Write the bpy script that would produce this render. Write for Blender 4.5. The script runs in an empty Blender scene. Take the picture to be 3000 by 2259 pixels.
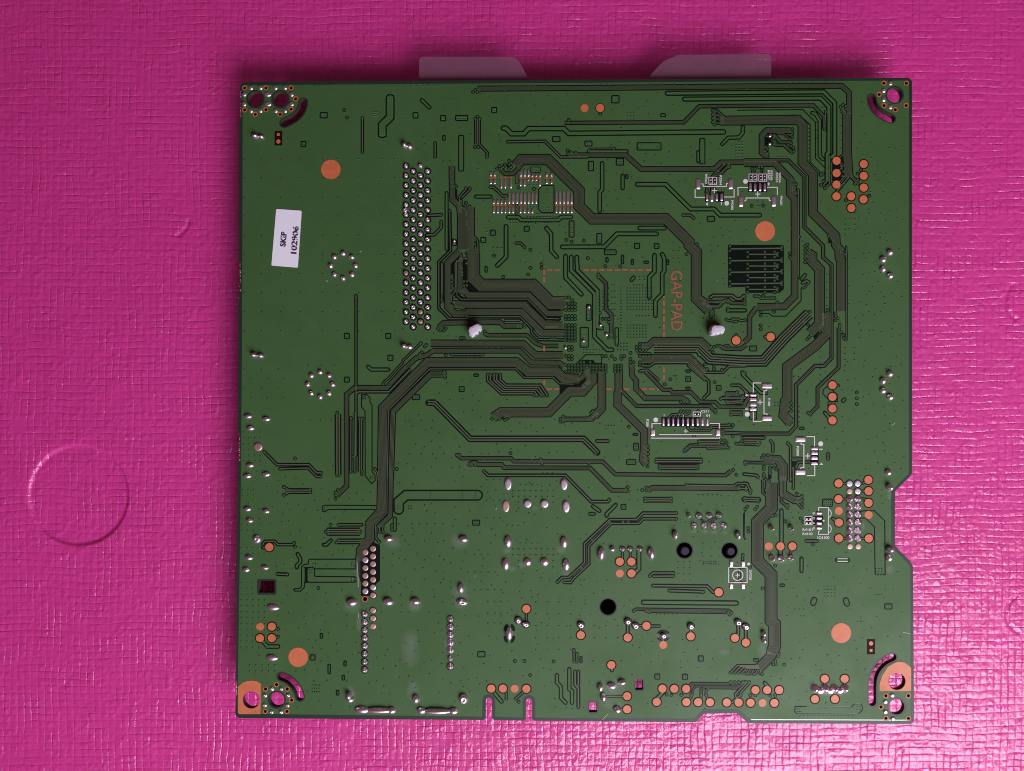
import bpy, bmesh, math, random
import numpy as np
from mathutils import Vector, Matrix, Euler

# ------------------------------------------------------------------ scene, camera, world, light
scene = bpy.context.scene
S = 0.09e-3                      # metres per photograph pixel on the board's top face
FPX = 2250.0                     # focal length in photograph pixels
PW, PH = 3000.0, 2259.0
GAP = 0.0076                     # underside of the board above the mat, under the picture's centre
GX, GY = -0.0010, 0.0010         # the board leans very slightly
THICK = 0.0016
ZT = GAP + THICK                 # top face of the board

cam_d = bpy.data.cameras.new('camera'); cam = bpy.data.objects.new('camera', cam_d)
scene.collection.objects.link(cam); scene.camera = cam
cam_d.sensor_fit = 'HORIZONTAL'; cam_d.sensor_width = 36.0; cam_d.lens = 36.0 * FPX / PW
cam_d.clip_start = 0.005; cam_d.clip_end = 20.0
RX, RY = math.radians(0.80), math.radians(1.11)
cam.rotation_euler = (RX, RY, 0.0)
ROT = Euler((RX, RY, 0.0)).to_matrix()
FWD = ROT @ Vector((0, 0, -1))
CAM = Vector((0, 0, ZT)) - FWD * (FPX * S)
cam.location = CAM

world = bpy.data.worlds.new('World'); scene.world = world; world.use_nodes = True
bg = world.node_tree.nodes['Background']
bg.inputs[0].default_value = (1.00, 0.40, 0.58, 1.0); bg.inputs[1].default_value = 0.13

def area_lamp(name, loc, target, sx, sy, watts, col):
    d = bpy.data.lights.new(name, 'AREA'); d.shape = 'RECTANGLE'; d.size = sx; d.size_y = sy
    d.energy = watts; d.color = col
    o = bpy.data.objects.new(name, d); scene.collection.objects.link(o)
    o.location = loc
    o.rotation_euler = (Vector(target) - Vector(loc)).to_track_quat('-Z', 'Y').to_euler()
    return o
area_lamp('window_light', (0.27, -0.44, 0.42), (0.02, -0.02, 0.0), 0.44, 0.36, 7.3, (0.98, 0.95, 1.0))

vs = scene.view_settings
vs.view_transform = 'Standard'; vs.look = 'None'; vs.gamma = 1.0; vs.exposure = 0.0; vs.use_curve_mapping = False
try:
    scene.cycles.use_denoising = True
    scene.cycles.max_bounces = 8; scene.cycles.filter_width = 1.05
except Exception: pass

def P(x, y, z=None):
    """photograph pixel -> point on the board's top face, or on the horizontal plane at height z"""
    d = ROT @ Vector(((x - PW / 2) / FPX, -(y - PH / 2) / FPX, -1.0))
    if z is None: t = (ZT + GX * CAM.x + GY * CAM.y - CAM.z) / (d.z - GX * d.x - GY * d.y)
    else: t = (z - CAM.z) / d.z
    return CAM + d * t
def ZB(x, y): return ZT + GX * x + GY * y      # height of the top face over a world point

# ------------------------------------------------------------------ materials
MATS = {}
def material(name, col, rough=0.5, metal=0.0, spec=0.5, noise=None, bump=None, coat=0.0, trans=None, ior=1.5):
    m = bpy.data.materials.new(name); m.use_nodes = True
    nt = m.node_tree; N = nt.nodes; L = nt.links
    b = N['Principled BSDF']
    b.inputs['Base Color'].default_value = (*col, 1); b.inputs['Roughness'].default_value = rough
    b.inputs['Metallic'].default_value = metal; b.inputs['Specular IOR Level'].default_value = spec
    b.inputs['Coat Weight'].default_value = coat
    tc = N.new('ShaderNodeTexCoord')
    if noise:
        sc, amt, detail = noise
        n = N.new('ShaderNodeTexNoise'); n.inputs['Scale'].default_value = sc; n.inputs['Detail'].default_value = detail
        L.new(tc.outputs['Object'], n.inputs['Vector'])
        mx = N.new('ShaderNodeMix'); mx.data_type = 'RGBA'
        mx.inputs[6].default_value = (*[c * (1 - amt) for c in col], 1)
        mx.inputs[7].default_value = (*[min(1, c * (1 + amt)) for c in col], 1)
        L.new(n.outputs['Fac'], mx.inputs[0]); L.new(mx.outputs[2], b.inputs['Base Color'])
    if bump:
        sc, st, dist = bump
        n2 = N.new('ShaderNodeTexNoise'); n2.inputs['Scale'].default_value = sc; n2.inputs['Detail'].default_value = 4
        L.new(tc.outputs['Object'], n2.inputs['Vector'])
        bp = N.new('ShaderNodeBump'); bp.inputs['Strength'].default_value = st; bp.inputs['Distance'].default_value = dist
        L.new(n2.outputs['Fac'], bp.inputs['Height']); L.new(bp.outputs['Normal'], b.inputs['Normal'])
    if trans is not None:
        tr = N.new('ShaderNodeBsdfTransparent'); ms = N.new('ShaderNodeMixShader')
        ms.inputs[0].default_value = trans
        L.new(b.outputs[0], ms.inputs[2]); L.new(tr.outputs[0], ms.inputs[1])
        L.new(ms.outputs[0], N['Material Output'].inputs[0])
    MATS[name] = m
    return m
material('pour', (0.035, 0.090, 0.026), 0.55, spec=0.34, noise=(260, 0.10, 6), bump=(2600, 0.12, 0.00003))
material('gap', (0.0010, 0.0042, 0.0030), 0.5, spec=0.12)
material('trace', (0.060, 0.080, 0.040), 0.55, spec=0.35)
material('edge', (0.007, 0.022, 0.013), 0.5, spec=0.4)
material('core', (0.040, 0.020, 0.014), 0.7, noise=(900, 0.4, 3))
material('via', (0.004, 0.026, 0.016), 0.3, spec=0.6)
material('copper', (0.45, 0.112, 0.040), 0.58, spec=0.7, noise=(420, 0.22, 6))
material('solder', (0.82, 0.68, 0.80), 0.36, metal=1.0, noise=(900, 0.22, 3), bump=(1500, 0.25, 0.00008))
material('dull_solder', (0.42, 0.28, 0.26), 0.45, metal=0.75, noise=(1500, 0.2, 3), bump=(2200, 0.3, 0.00006))
material('flat_solder', (0.62, 0.52, 0.62), 0.36, metal=0.85, noise=(1200, 0.2, 3), bump=(1800, 0.3, 0.00006))
material('mark', (0.27, 0.072, 0.036), 0.6, spec=0.4)
material('silk', (0.56, 0.51, 0.56), 0.7, spec=0.2)
material('paper', (0.66, 0.65, 0.76), 0.7, noise=(500, 0.03, 4))
material('ink', (0.030, 0.006, 0.040), 0.6)
material('nylon', (0.50, 0.47, 0.56), 0.5, noise=(700, 0.05, 3))
material('film', (0.21, 0.10, 0.16), 0.34, spec=0.5, noise=(300, 0.12, 5), bump=(900, 0.2, 0.00006), trans=0.36)
material('flux', (0.55, 0.55, 0.58), 0.10, spec=0.7, noise=(900, 0.3, 4), bump=(700, 0.4, 0.0002), trans=0.07)
material('mask_edge', (0.030, 0.075, 0.026), 0.16, spec=0.9)
material('fibre', (0.50, 0.46, 0.36), 0.7)
material('peg', (0.020, 0.012, 0.036), 0.3)
material('housing', (0.012, 0.010, 0.018), 0.35)
material('bare', (0.012, 0.002, 0.004), 0.6, spec=0.1)

def smudge(name, lo, hi):
    nt = MATS[name].node_tree; N = nt.nodes; L = nt.links
    tc = N.new('ShaderNodeTexCoord'); n = N.new('ShaderNodeTexNoise'); n.inputs['Scale'].default_value = 34; n.inputs['Detail'].default_value = 6; n.inputs['Roughness'].default_value = .65
    L.new(tc.outputs['Object'], n.inputs['Vector']); r = N.new('ShaderNodeMapRange'); r.inputs[1].default_value = .35; r.inputs[2].default_value = .65; r.inputs[3].default_value = lo; r.inputs[4].default_value = hi
    L.new(n.outputs['Fac'], r.inputs[0]); L.new(r.outputs[0], N['Principled BSDF'].inputs['Roughness'])
smudge('pour', .44, .64); smudge('copper', .46, .66)
def thin_patches():
    for name, amount, rim in (('flux', .13, True), ('ink', 1.0, False)):
        nt = MATS[name].node_tree; N = nt.nodes; L = nt.links; b = N['Principled BSDF']
        tc = N.new('ShaderNodeTexCoord'); n = N.new('ShaderNodeTexNoise'); n.inputs['Scale'].default_value = 500 if rim else 1500; n.inputs['Detail'].default_value = 4
        L.new(tc.outputs['Object'], n.inputs['Vector'])
        r = N.new('ShaderNodeMapRange'); r.inputs[1].default_value = .2 if rim else .36; r.inputs[2].default_value = .8 if rim else .46; r.inputs[4].default_value = amount; r.inputs[3].default_value = 0.03 if rim else .05
        L.new(n.outputs['Fac'], r.inputs[0]); out = r.outputs[0]
        if rim:
            s_ = N.new('ShaderNodeVectorMath'); s_.operation = 'SUBTRACT'; s_.inputs[1].default_value = (.5, .5, 0); L.new(tc.outputs['Generated'], s_.inputs[0])
            m_ = N.new('ShaderNodeVectorMath'); m_.operation = 'MULTIPLY'; m_.inputs[1].default_value = (2, 2, 0); L.new(s_.outputs[0], m_.inputs[0])
            l_ = N.new('ShaderNodeVectorMath'); l_.operation = 'LENGTH'; L.new(m_.outputs[0], l_.inputs[0])
            r2 = N.new('ShaderNodeMapRange'); r2.inputs[1].default_value = .35; r2.inputs[2].default_value = 1.0; r2.inputs[3].default_value = 1; r2.inputs[4].default_value = 0; L.new(l_.outputs['Value'], r2.inputs[0])
            mm = N.new('ShaderNodeMath'); mm.operation = 'MULTIPLY'; L.new(out, mm.inputs[0]); L.new(r2.outputs[0], mm.inputs[1]); out = mm.outputs[0]
        tr_ = N.new('ShaderNodeBsdfTransparent'); ms = N.new('ShaderNodeMixShader'); L.new(out, ms.inputs[0]); L.new(tr_.outputs[0], ms.inputs[1]); L.new(b.outputs[0], ms.inputs[2]); L.new(ms.outputs[0], N['Material Output'].inputs[0])
thin_patches()

# ------------------------------------------------------------------ object helpers
COL = scene.collection
board = bpy.data.objects.new('circuit_board', None); COL.objects.link(board)
c0 = P(1690, 1175); board.location = (c0.x, c0.y, 0.0)
board.empty_display_size = 0.02
board['label'] = 'green printed circuit board lying solder side up on the pink mat'
board['category'] = 'circuit board'
BINV = Matrix.Translation(board.location).inverted()
def link(o, parent=board, label=None, kind=None):
    COL.objects.link(o)
    if parent is not None:
        o.parent = parent
        o.matrix_parent_inverse = BINV if parent is board else Matrix.Translation((0, 0, 0))
        if parent is not board:
            o.matrix_parent_inverse = (Matrix.Translation(board.location) @ BINV).inverted()
    if label: o['label'] = label
    if kind: o['kind'] = kind
    return o
class MB:
    """collects polygons with material names; z given per polygon set"""
    def __init__(s): s.v = []; s.f = []; s.m = []; s.names = []
    def mi(s, n):
        if n not in s.names: s.names.append(n)
        return s.names.index(n)
    def poly(s, pts, mat):
        b = len(s.v); s.v.extend(pts); s.f.append(tuple(range(b, b + len(pts)))); s.m.append(s.mi(mat))
    def faces(s, pts, faces, mat):
        b = len(s.v); s.v.extend(pts)
        for f in faces: s.f.append(tuple(b + i for i in f)); s.m.append(s.mi(mat))
    def build(s, name, parent=board, smooth=False, **k):
        me = bpy.data.meshes.new(name); me.from_pydata([tuple(p) for p in s.v], [], s.f)
        for n in s.names: me.materials.append(MATS[n])
        me.polygons.foreach_set('material_index', s.m)
        if smooth: me.polygons.foreach_set('use_smooth', [True] * len(s.f))
        me.update()
        return link(bpy.data.objects.new(name, me), parent, **k)
def W(pts, dz):
    out = []
    for x, y in pts:
        p = P(x, y); out.append((p.x, p.y, p.z + dz))
    return out

# layers above the board's top face (metres)
_cnt = {'gap': 0, 'cu': 0}
def zgap():
    _cnt['gap'] += 1; return 26e-6 + (_cnt['gap'] % 14) * 1.6e-6
def zcu():
    _cnt['cu'] += 1; return 54e-6 + (_cnt['cu'] % 14) * 1.6e-6
Z_POUR, Z_VIA, Z_PAD, Z_SILK = 18e-6, 80e-6, 84e-6, 96e-6

# tile coordinates: every drawing call is given in a local frame (origin and scale in photograph pixels)
TX, TY, TK = 0.0, 0.0, 1.0
def tile(ox, oy, k=4.164):
    global TX, TY, TK; TX, TY, TK = ox, oy, k
def T(p): return (TX + p[0] / TK, TY + p[1] / TK)
OCC = np.zeros((570, 755), bool)
def occ(x, y, r):
    x0, x1 = int((x - r) / 4), int((x + r) / 4) + 1; y0, y1 = int((y - r) / 4), int((y + r) / 4) + 1
    OCC[max(0, y0):max(0, y1), max(0, x0):max(0, x1)] = True
def occ_line(pts, r):
    for (ax, ay), (bx, by) in zip(pts, pts[1:]):
        n = int(math.hypot(bx - ax, by - ay) / 4) + 2
        for i in range(n + 1):
            t = i / n; occ(ax + (bx - ax) * t, ay + (by - ay) * t, r)

def offset(pts, d):
    out = []; n = len(pts)
    for i in range(n):
        if i == 0: dx, dy = pts[1][0] - pts[0][0], pts[1][1] - pts[0][1]; k = 1
        elif i == n - 1: dx, dy = pts[-1][0] - pts[-2][0], pts[-1][1] - pts[-2][1]; k = 1
        else:
            ax, ay = pts[i][0] - pts[i-1][0], pts[i][1] - pts[i-1][1]; bx, by = pts[i+1][0] - pts[i][0], pts[i+1][1] - pts[i][1]
            la, lb = math.hypot(ax, ay) or 1, math.hypot(bx, by) or 1
            dx, dy = ax / la + bx / lb, ay / la + by / lb
            l = math.hypot(dx, dy) or 1
            k = 1 / max(0.45, (dx * ax + dy * ay) / (l * la))
        l = math.hypot(dx, dy) or 1
        out.append((pts[i][0] - dy / l * d * k, pts[i][1] + dx / l * d * k))
    return out
def strip(mb, pts, w, dz, mat, cap=True):
    a, b = offset(pts, w / 2), offset(pts, -w / 2)
    for i in range(len(pts) - 1):
        mb.poly(W([a[i], a[i+1], b[i+1], b[i]], dz), mat)
    if cap:
        for (p, q) in ((pts[0], pts[1]), (pts[-1], pts[-2])):
            ang = math.atan2(p[1] - q[1], p[0] - q[0])
            mb.poly(W([(p[0] + w / 2 * math.cos(ang + t), p[1] + w / 2 * math.sin(ang + t)) for t in np.linspace(-math.pi/2, math.pi/2, 8)], dz), mat)
def disc(mb, x, y, r, dz, mat, n=20, ry=None):
    ry = ry or r
    mb.poly(W([(x + r * math.cos(2 * math.pi * i / n), y + ry * math.sin(2 * math.pi * i / n)) for i in range(n)], dz), mat)
def rrect(x0, y0, x1, y1, r, n=4):
    out = []
    for cx, cy, a in ((x1 - r, y0 + r, -math.pi/2), (x1 - r, y1 - r, 0), (x0 + r, y1 - r, math.pi/2), (x0 + r, y0 + r, math.pi)):
        for i in range(n + 1): out.append((cx + r * math.cos(a + i / n * math.pi / 2), cy + r * math.sin(a + i / n * math.pi / 2)))
    return out

VIAS = MB()
def dome(mb, x, y, r, dz, h, mat, n=8):
    p = [P(x + r * math.cos(2 * math.pi * i / n), y + r * math.sin(2 * math.pi * i / n)) for i in range(n)]
    q = [P(x + .6 * r * math.cos(2 * math.pi * i / n), y + .6 * r * math.sin(2 * math.pi * i / n)) for i in range(n)]
    c = P(x, y)
    v = [(a.x, a.y, a.z + dz) for a in p] + [(a.x, a.y, a.z + dz + .75 * h) for a in q] + [(c.x, c.y, c.z + dz + h)]
    f = [(i, (i + 1) % n, n + (i + 1) % n, n + i) for i in range(n)] + [(n + i, n + (i + 1) % n, 2 * n) for i in range(n)]
    f = [t[::-1] for t in f]
    mb.faces(v, f, mat)
def bare_via(x, y, r=2.5):            # photograph pixels
    dome(VIAS, x, y, r, Z_POUR + 2e-6, 85e-6, 'via')
def via(*pts):                         # ringed vias, tile coordinates
    for p in pts:
        x, y = T(p); occ(x, y, 7)
        disc(VIAS, x, y, 5.7, zgap(), 'gap', 14)
        disc(VIAS, x, y, 3.2, zcu(), 'pour', 12)
        dome(VIAS, x, y, 1.7, Z_VIA, 60e-6, 'via')
def vg(x0, y0, nx, ny, dx, dy=None):
    dy = dx if dy is None else dy
    for i in range(nx):
        for j in range(ny):
            x, y = T((x0 + i * dx, y0 + j * dy)); bare_via(x, y); occ(x, y, 6)
def dvia(x, y):
    dome(VIAS, x, y, 1.7, Z_VIA, 60e-6, 'via')
def tr(pts, dark=36, cu=14, n=1, ends=(), mat=None, cap=True, name=None):
    """trace or bundle of n traces: centre line, width of the clearance, width of the copper"""
    q = [T(p) for p in pts]; mb = MB(); d = dark / TK
    d += 1.8 if n == 1 else 2.6
    strip(mb, q, d, zgap(), 'gap', cap); occ_line(q, d / 2 + 4)
    if n == 1:
        c = cu / TK; c = c - 0.9 if c > 4.5 else c
        strip(mb, q, c, zcu(), mat or ('pour' if c > 4.5 else 'trace'), cap)
    else:
        pitch = (d - 5.6) / n
        for i in range(n):
            strip(mb, offset(q, (i + .5 - n / 2) * pitch), pitch * 0.5, zcu(), mat or 'trace', False)
    o = mb.build(name or ('trace' if n == 1 else 'trace_bundle'))
    if n > 1: o['kind'] = 'stuff'
    if 'a' in ends: via(pts[0])
    if 'b' in ends: via(pts[-1])
    return o
def B(pts, Wd, n): return tr(pts, Wd, 0, n, cap=False)
def Ln(pts, w=13, closed=False):
    """a bare gap line in the copper pour"""
    q = [T(p) for p in pts]
    if closed: q = q + [q[0], q[1]]
    mb = MB(); strip(mb, q, w / TK, zgap(), 'gap', True); occ_line(q, w / TK / 2 + 4)
    mb.build('copper_gap')
def dark(pts):
    mb = MB(); q = [T(p) for p in pts]; mb.poly(W(q, zgap()), 'gap'); mb.build('bare_laminate')
    xs = [p[0] for p in q]; ys = [p[1] for p in q]
    for x in np.arange(min(xs), max(xs), 6):
        for y in np.arange(min(ys), max(ys), 6): occ(x, y, 4)
def drect(x0, y0, x1, y1): dark([(x0, y0), (x1, y0), (x1, y1), (x0, y1)])
def box(x0, y0, x1, y1, nx=0, ny=0, g=14, step=None):
    """copper island: rounded rectangle with a gap around it and a field of vias"""
    (a, b), (c, d) = T((x0, y0)), T((x1, y1)); mb = MB(); g = g / TK; r = min(4, (c - a) / 2.01, (d - b) / 2.01)
    mb.poly(W(rrect(a, b, c, d, r), zgap()), 'gap')
    mb.poly(W(rrect(a + g, b + g, c - g, d - g, max(.8, r - g)), zcu()), 'pour')
    mb.build('copper_island')
    for x in np.arange(a, c + 3, 5):
        for y in np.arange(b, d + 3, 5): occ(x, y, 5)
    for i in range(nx):
        for j in range(ny):
            ux = (a + c) / 2 if nx == 1 else a + g + 3.2 + (c - a - 2 * g - 6.4) * i / (nx - 1)
            uy = (b + d) / 2 if ny == 1 else b + g + 3.2 + (d - b - 2 * g - 6.4) * j / (ny - 1)
            dvia(ux, uy)
def dv(*pts):
    for p in pts: dvia(*T(p))

# ---- unit domes shared by the solder joints
def unit_dome(name, mat, e=2.0, prof=0.5, rings=6, seg=20, dimple=0.0, pin=0.0):
    v, f = [], []
    for k in range(rings):
        t = k / rings; rr = 1 - t
        z = (1 - rr ** (1 / prof)) ** prof if prof != 1 else 1 - rr
        for i in range(seg):
            a = 2 * math.pi * i / seg; ca, sa = math.cos(a), math.sin(a)
            v.append((rr * math.copysign(abs(ca) ** (2 / e), ca), rr * math.copysign(abs(sa) ** (2 / e), sa), z - dimple * max(0, 1 - rr * 2.2)))
    v.append((0, 0, 1 + pin - dimple)); top = len(v) - 1
    for k in range(rings - 1):
        for i in range(seg):
            j = (i + 1) % seg; f.append((k * seg + i, k * seg + j, (k + 1) * seg + j, (k + 1) * seg + i))
    for i in range(seg): f.append(((rings - 1) * seg + i, (rings - 1) * seg + (i + 1) % seg, top))
    me = bpy.data.meshes.new(name); me.from_pydata(v, [], f); me.materials.append(MATS[mat])
    me.polygons.foreach_set('use_smooth', [True] * len(f)); me.update()
    return me
def unit_pin(name, mat):
    # fillet that rises to a cut-off lead in the middle
    prof = [(1, 0), (.86, .20), (.66, .36), (.46, .52), (.34, .74), (.30, .96), (.22, 1.04), (.08, 1.07)]
    seg = 18; v, f = [], []
    for r, z in prof:
        for i in range(seg): a = 2 * math.pi * i / seg; v.append((r * math.cos(a), r * math.sin(a), z))
    v.append((0, 0, 1.07)); n = len(prof)
    for k in range(n - 1):
        for i in range(seg): j = (i + 1) % seg; f.append((k * seg + i, k * seg + j, (k + 1) * seg + j, (k + 1) * seg + i))
    for i in range(seg): f.append(((n - 1) * seg + i, (n - 1) * seg + (i + 1) % seg, n * seg))
    me = bpy.data.meshes.new(name); me.from_pydata(v, [], f); me.materials.append(MATS[mat])
    me.polygons.foreach_set('use_smooth', [True] * len(f)); me.update(); return me
U_ROUND = unit_dome('solder_joint', 'solder')
U_PIN = unit_pin('solder_joint', 'solder')
U_DIM = unit_dome('solder_joint', 'solder', dimple=0.35)
U_RECT = unit_dome('solder_pad', 'solder', e=6, prof=0.28, seg=32)
U_FLAT = unit_dome('solder_pad', 'flat_solder', prof=0.22, seg=24)
U_DULL = unit_dome('solder_pad', 'dull_solder', prof=0.22, seg=24)
rnd = random.Random(7)
def blob(name, me, x, y, rx, ry, h, rot=0, z=Z_PAD):
    o = bpy.data.objects.new(name, me); p = P(x, y)
    o.location = (p.x, p.y, p.z + z); o.scale = (rx * S, ry * S, h * S); o.rotation_euler[2] = rot
    link(o); occ(x, y, max(rx, ry) + 3); return o
def ring(x, y, rx, ry=None, mat='gap'):
    mb = MB(); disc(mb, x, y, rx, zgap(), mat, 26, ry); return mb
def sj(x, y, rx=36, ry=None, h=None, me=None, rg=0, rot=None, label=None):
    """solder joint, tile coordinates; rg = radius factor of the dark clearance ring"""
    px, py = T((x, y)); ry = ry or rx; a, b = rx / TK, ry / TK
    me = me or U_ROUND
    if rg: ring(px, py, a + rg / TK, b + rg / TK).build('pad_clearance')
    jit = rnd.uniform(-.12, .12) if rot is None else rot
    return blob('solder_joint', me, px, py, a * rnd.uniform(.95, 1.05), b * rnd.uniform(.95, 1.05), (h or 1.1 * min(rx, ry)) / TK if h is None or h else 1, jit)
def flat(x, y, r=36, dull=False, rg=10):
    px, py = T((x, y))
    if rg: ring(px, py, (r + rg) / TK).build('pad_clearance')
    blob('solder_pad', U_DULL if dull else U_FLAT, px, py, r / TK, r / TK, 2.2, rnd.uniform(0, 6))
def bar(x, y0, y1, w=22):
    px, py = T((x, (y0 + y1) / 2))
    blob('solder_pad', U_RECT, px, py, w / 2 / TK, (y1 - y0) / 2 / TK, 2.6)
def spad(x, y, w, h, t=3.2):
    px, py = T((x, y)); blob('solder_pad', U_RECT, px, py, w / 2 / TK, h / 2 / TK, t)
def pad(x, y, r=49, rg=14):
    """bare copper test pad"""
    px, py = T((x, y)); mb = MB(); r0 = r / TK
    if rg: disc(mb, px, py, r0 + rg / TK, zgap(), 'bare', 28)
    n = 28
    lo = W([(px + r0 * math.cos(2*math.pi*i/n), py + r0 * math.sin(2*math.pi*i/n)) for i in range(n)], Z_POUR)
    hi = [(a, b, c - Z_POUR + Z_PAD) for a, b, c in lo]
    mb.poly(hi[::-1], 'copper')
    for i in range(n): mb.poly([lo[i], hi[i], hi[(i+1) % n], lo[(i+1) % n]][::1], 'copper')
    mb.build('test_pad'); occ(px, py, r0 + 6)
def cu(x0, y0, x1, y1, name='copper_mark'):
    mb = MB(); mb.poly(W([T((x0, y0)), T((x1, y0)), T((x1, y1)), T((x0, y1))], Z_PAD), 'mark' if name == 'copper_mark' else 'copper'); mb.build(name)
    a, b = T(((x0 + x1) / 2, (y0 + y1) / 2)); occ(a, b, 8)
def silk(pts, w=12, name='silkscreen_line'):
    mb = MB(); q = [T(p) for p in pts]; strip(mb, q, w / TK, Z_SILK + (_cnt['cu'] % 5) * 1.5e-6, 'silk', False); _cnt['cu'] += 1
    # square off the corners
    for c in q[1:-1]: mb.poly(W([(c[0]-w/TK/2, c[1]-w/TK/2), (c[0]+w/TK/2, c[1]-w/TK/2), (c[0]+w/TK/2, c[1]+w/TK/2), (c[0]-w/TK/2, c[1]+w/TK/2)], Z_SILK + 9e-6), 'silk')
    mb.build(name); occ_line(q, 5)
def sdisc(x, y, r):
    px, py = T((x, y)); mb = MB(); disc(mb, px, py, r / TK, Z_SILK, 'silk', 24); mb.build('silkscreen_dot'); occ(px, py, r / TK + 4)
def plus(x, y, s, w=12):
    silk([(x - s, y), (x + s, y)], w, 'silkscreen_cross'); silk([(x, y - s), (x, y + s)], w, 'silkscreen_cross')
def text(s, x, y, length, height, rot=0, mat='silk', z=Z_SILK, name='silkscreen_lettering', bold=0.022, parent=board):
    """flat lettering centred on a tile point; rot in degrees, 0 reads left to right"""
    cu_ = bpy.data.curves.new(name, 'FONT'); cu_.body = s; cu_.align_x = 'CENTER'; cu_.align_y = 'CENTER'; cu_.offset = bold
    cu_.resolution_u = 3
    tmp = bpy.data.objects.new('tmp', cu_); COL.objects.link(tmp)
    dg = bpy.context.evaluated_depsgraph_get(); me = bpy.data.meshes.new_from_object(tmp.evaluated_get(dg))
    bpy.data.objects.remove(tmp); bpy.data.curves.remove(cu_)
    co = np.array([v.co[:] for v in me.vertices]); lo, hi = co.min(0), co.max(0); c = (lo + hi) / 2
    sx = length / TK * S / max(1e-6, hi[0] - lo[0]); sy = height / TK * S / max(1e-6, hi[1] - lo[1])
    px, py = T((x, y)); p = P(px, py); a = math.radians(rot)
    for v in me.vertices:
        u, w_ = (v.co.x - c[0]) * sx, (v.co.y - c[1]) * sy
        vx, vy = p.x + u * math.cos(a) - w_ * math.sin(a), p.y + u * math.sin(a) + w_ * math.cos(a); v.co = (vx, vy, ZB(vx, vy) + z)
    me.materials.clear(); me.materials.append(MATS[mat])
    o = link(bpy.data.objects.new(name, me), parent); o['label'] = 'printed lettering ' + s
    occ(px, py, max(height, 20) / TK); return o
HOLES = []          # (kind, data, clearance) cut through the board
def hole(x, y, r, clear=14):
    px, py = T((x, y)); n = 32 if r > 40 else 14
    HOLES.append(([(px + r / TK * math.cos(2*math.pi*i/n), py + r / TK * math.sin(2*math.pi*i/n)) for i in range(n)], clear / TK, (px, py, r / TK)))
    occ(px, py, (r + clear) / TK + 5)
def slot(pts, hw, clear=16):
    q = [T(p) for p in pts]
    # smooth the centre line
    for _ in range(2):
        q = [q[0]] + [pt for a, b in zip(q, q[1:]) for pt in ((a[0]*.75+b[0]*.25, a[1]*.75+b[1]*.25), (a[0]*.25+b[0]*.75, a[1]*.25+b[1]*.75))] + [q[-1]]
    def outline(h):
        a, b = offset(q, h), offset(q, -h)
        def capp(p, d):
            ang = math.atan2(p[1] - d[1], p[0] - d[0])
            return [(p[0] + h * math.cos(ang + t), p[1] + h * math.sin(ang + t)) for t in np.linspace(math.pi/2, -math.pi/2, 9)[1:-1]]
        return a + capp(q[-1], q[-2]) + b[::-1] + capp(q[0], q[1])
    HOLES.append((outline(hw / TK), None, outline((hw + clear) / TK)))
    occ_line(q, (hw + clear) / TK + 4)
def rhole(x0, y0, x1, y1, clear=20):
    (a, b), (c, d) = T((x0, y0)), T((x1, y1))
    HOLES.append((rrect(a, b, c, d, 2.5), None, rrect(a - clear/TK, b - clear/TK, c + clear/TK, d + clear/TK, 6)))
    occ((a + c) / 2, (b + d) / 2, max(c - a, d - b) / 2 + 8)
RIMS = []
def redhole(*pts):
    """small plated hole with a bare copper rim"""
    for p in pts:
        hole(p[0], p[1], 20, 0); RIMS.append(T(p))
def dots(pts, r=28):
    for p in pts: sj(p[0], p[1], r, me=U_DIM, h=16)
def fiducial(x0, y0, x1, y1, sq, rd):
    (a, b), (c, d) = T((x0, y0)), T((x1, y1)); mb = MB()
    mb.poly(W(rrect(a, b, c, d, 1), zgap()), 'bare'); mb.build('bare_laminate')
    cu(sq[0] - 17, sq[1] - 17, sq[0] + 17, sq[1] + 17, 'fiducial_mark')
    px, py = T(rd); mb = MB(); disc(mb, px, py, 26 / TK, Z_PAD, 'copper'); mb.build('fiducial_mark')
    occ((a + c) / 2, (b + d) / 2, 22)
def fluxpatch(x, y, rx, ry, seed):
    r = random.Random(seed); px, py = T((x, y)); n = 18; mb = MB()
    mb.poly(W([(px + rx / TK * (1 + r.uniform(-.18, .18)) * math.copysign(abs(math.cos(a)) ** .6, math.cos(a)), py + ry / TK * (1 + r.uniform(-.18, .18)) * math.copysign(abs(math.sin(a)) ** .6, math.sin(a))) for a in [2*math.pi*i/n for i in range(n)]], 78e-6 + r.random() * 4e-6), 'flux')
    mb.build('flux_residue')
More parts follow.
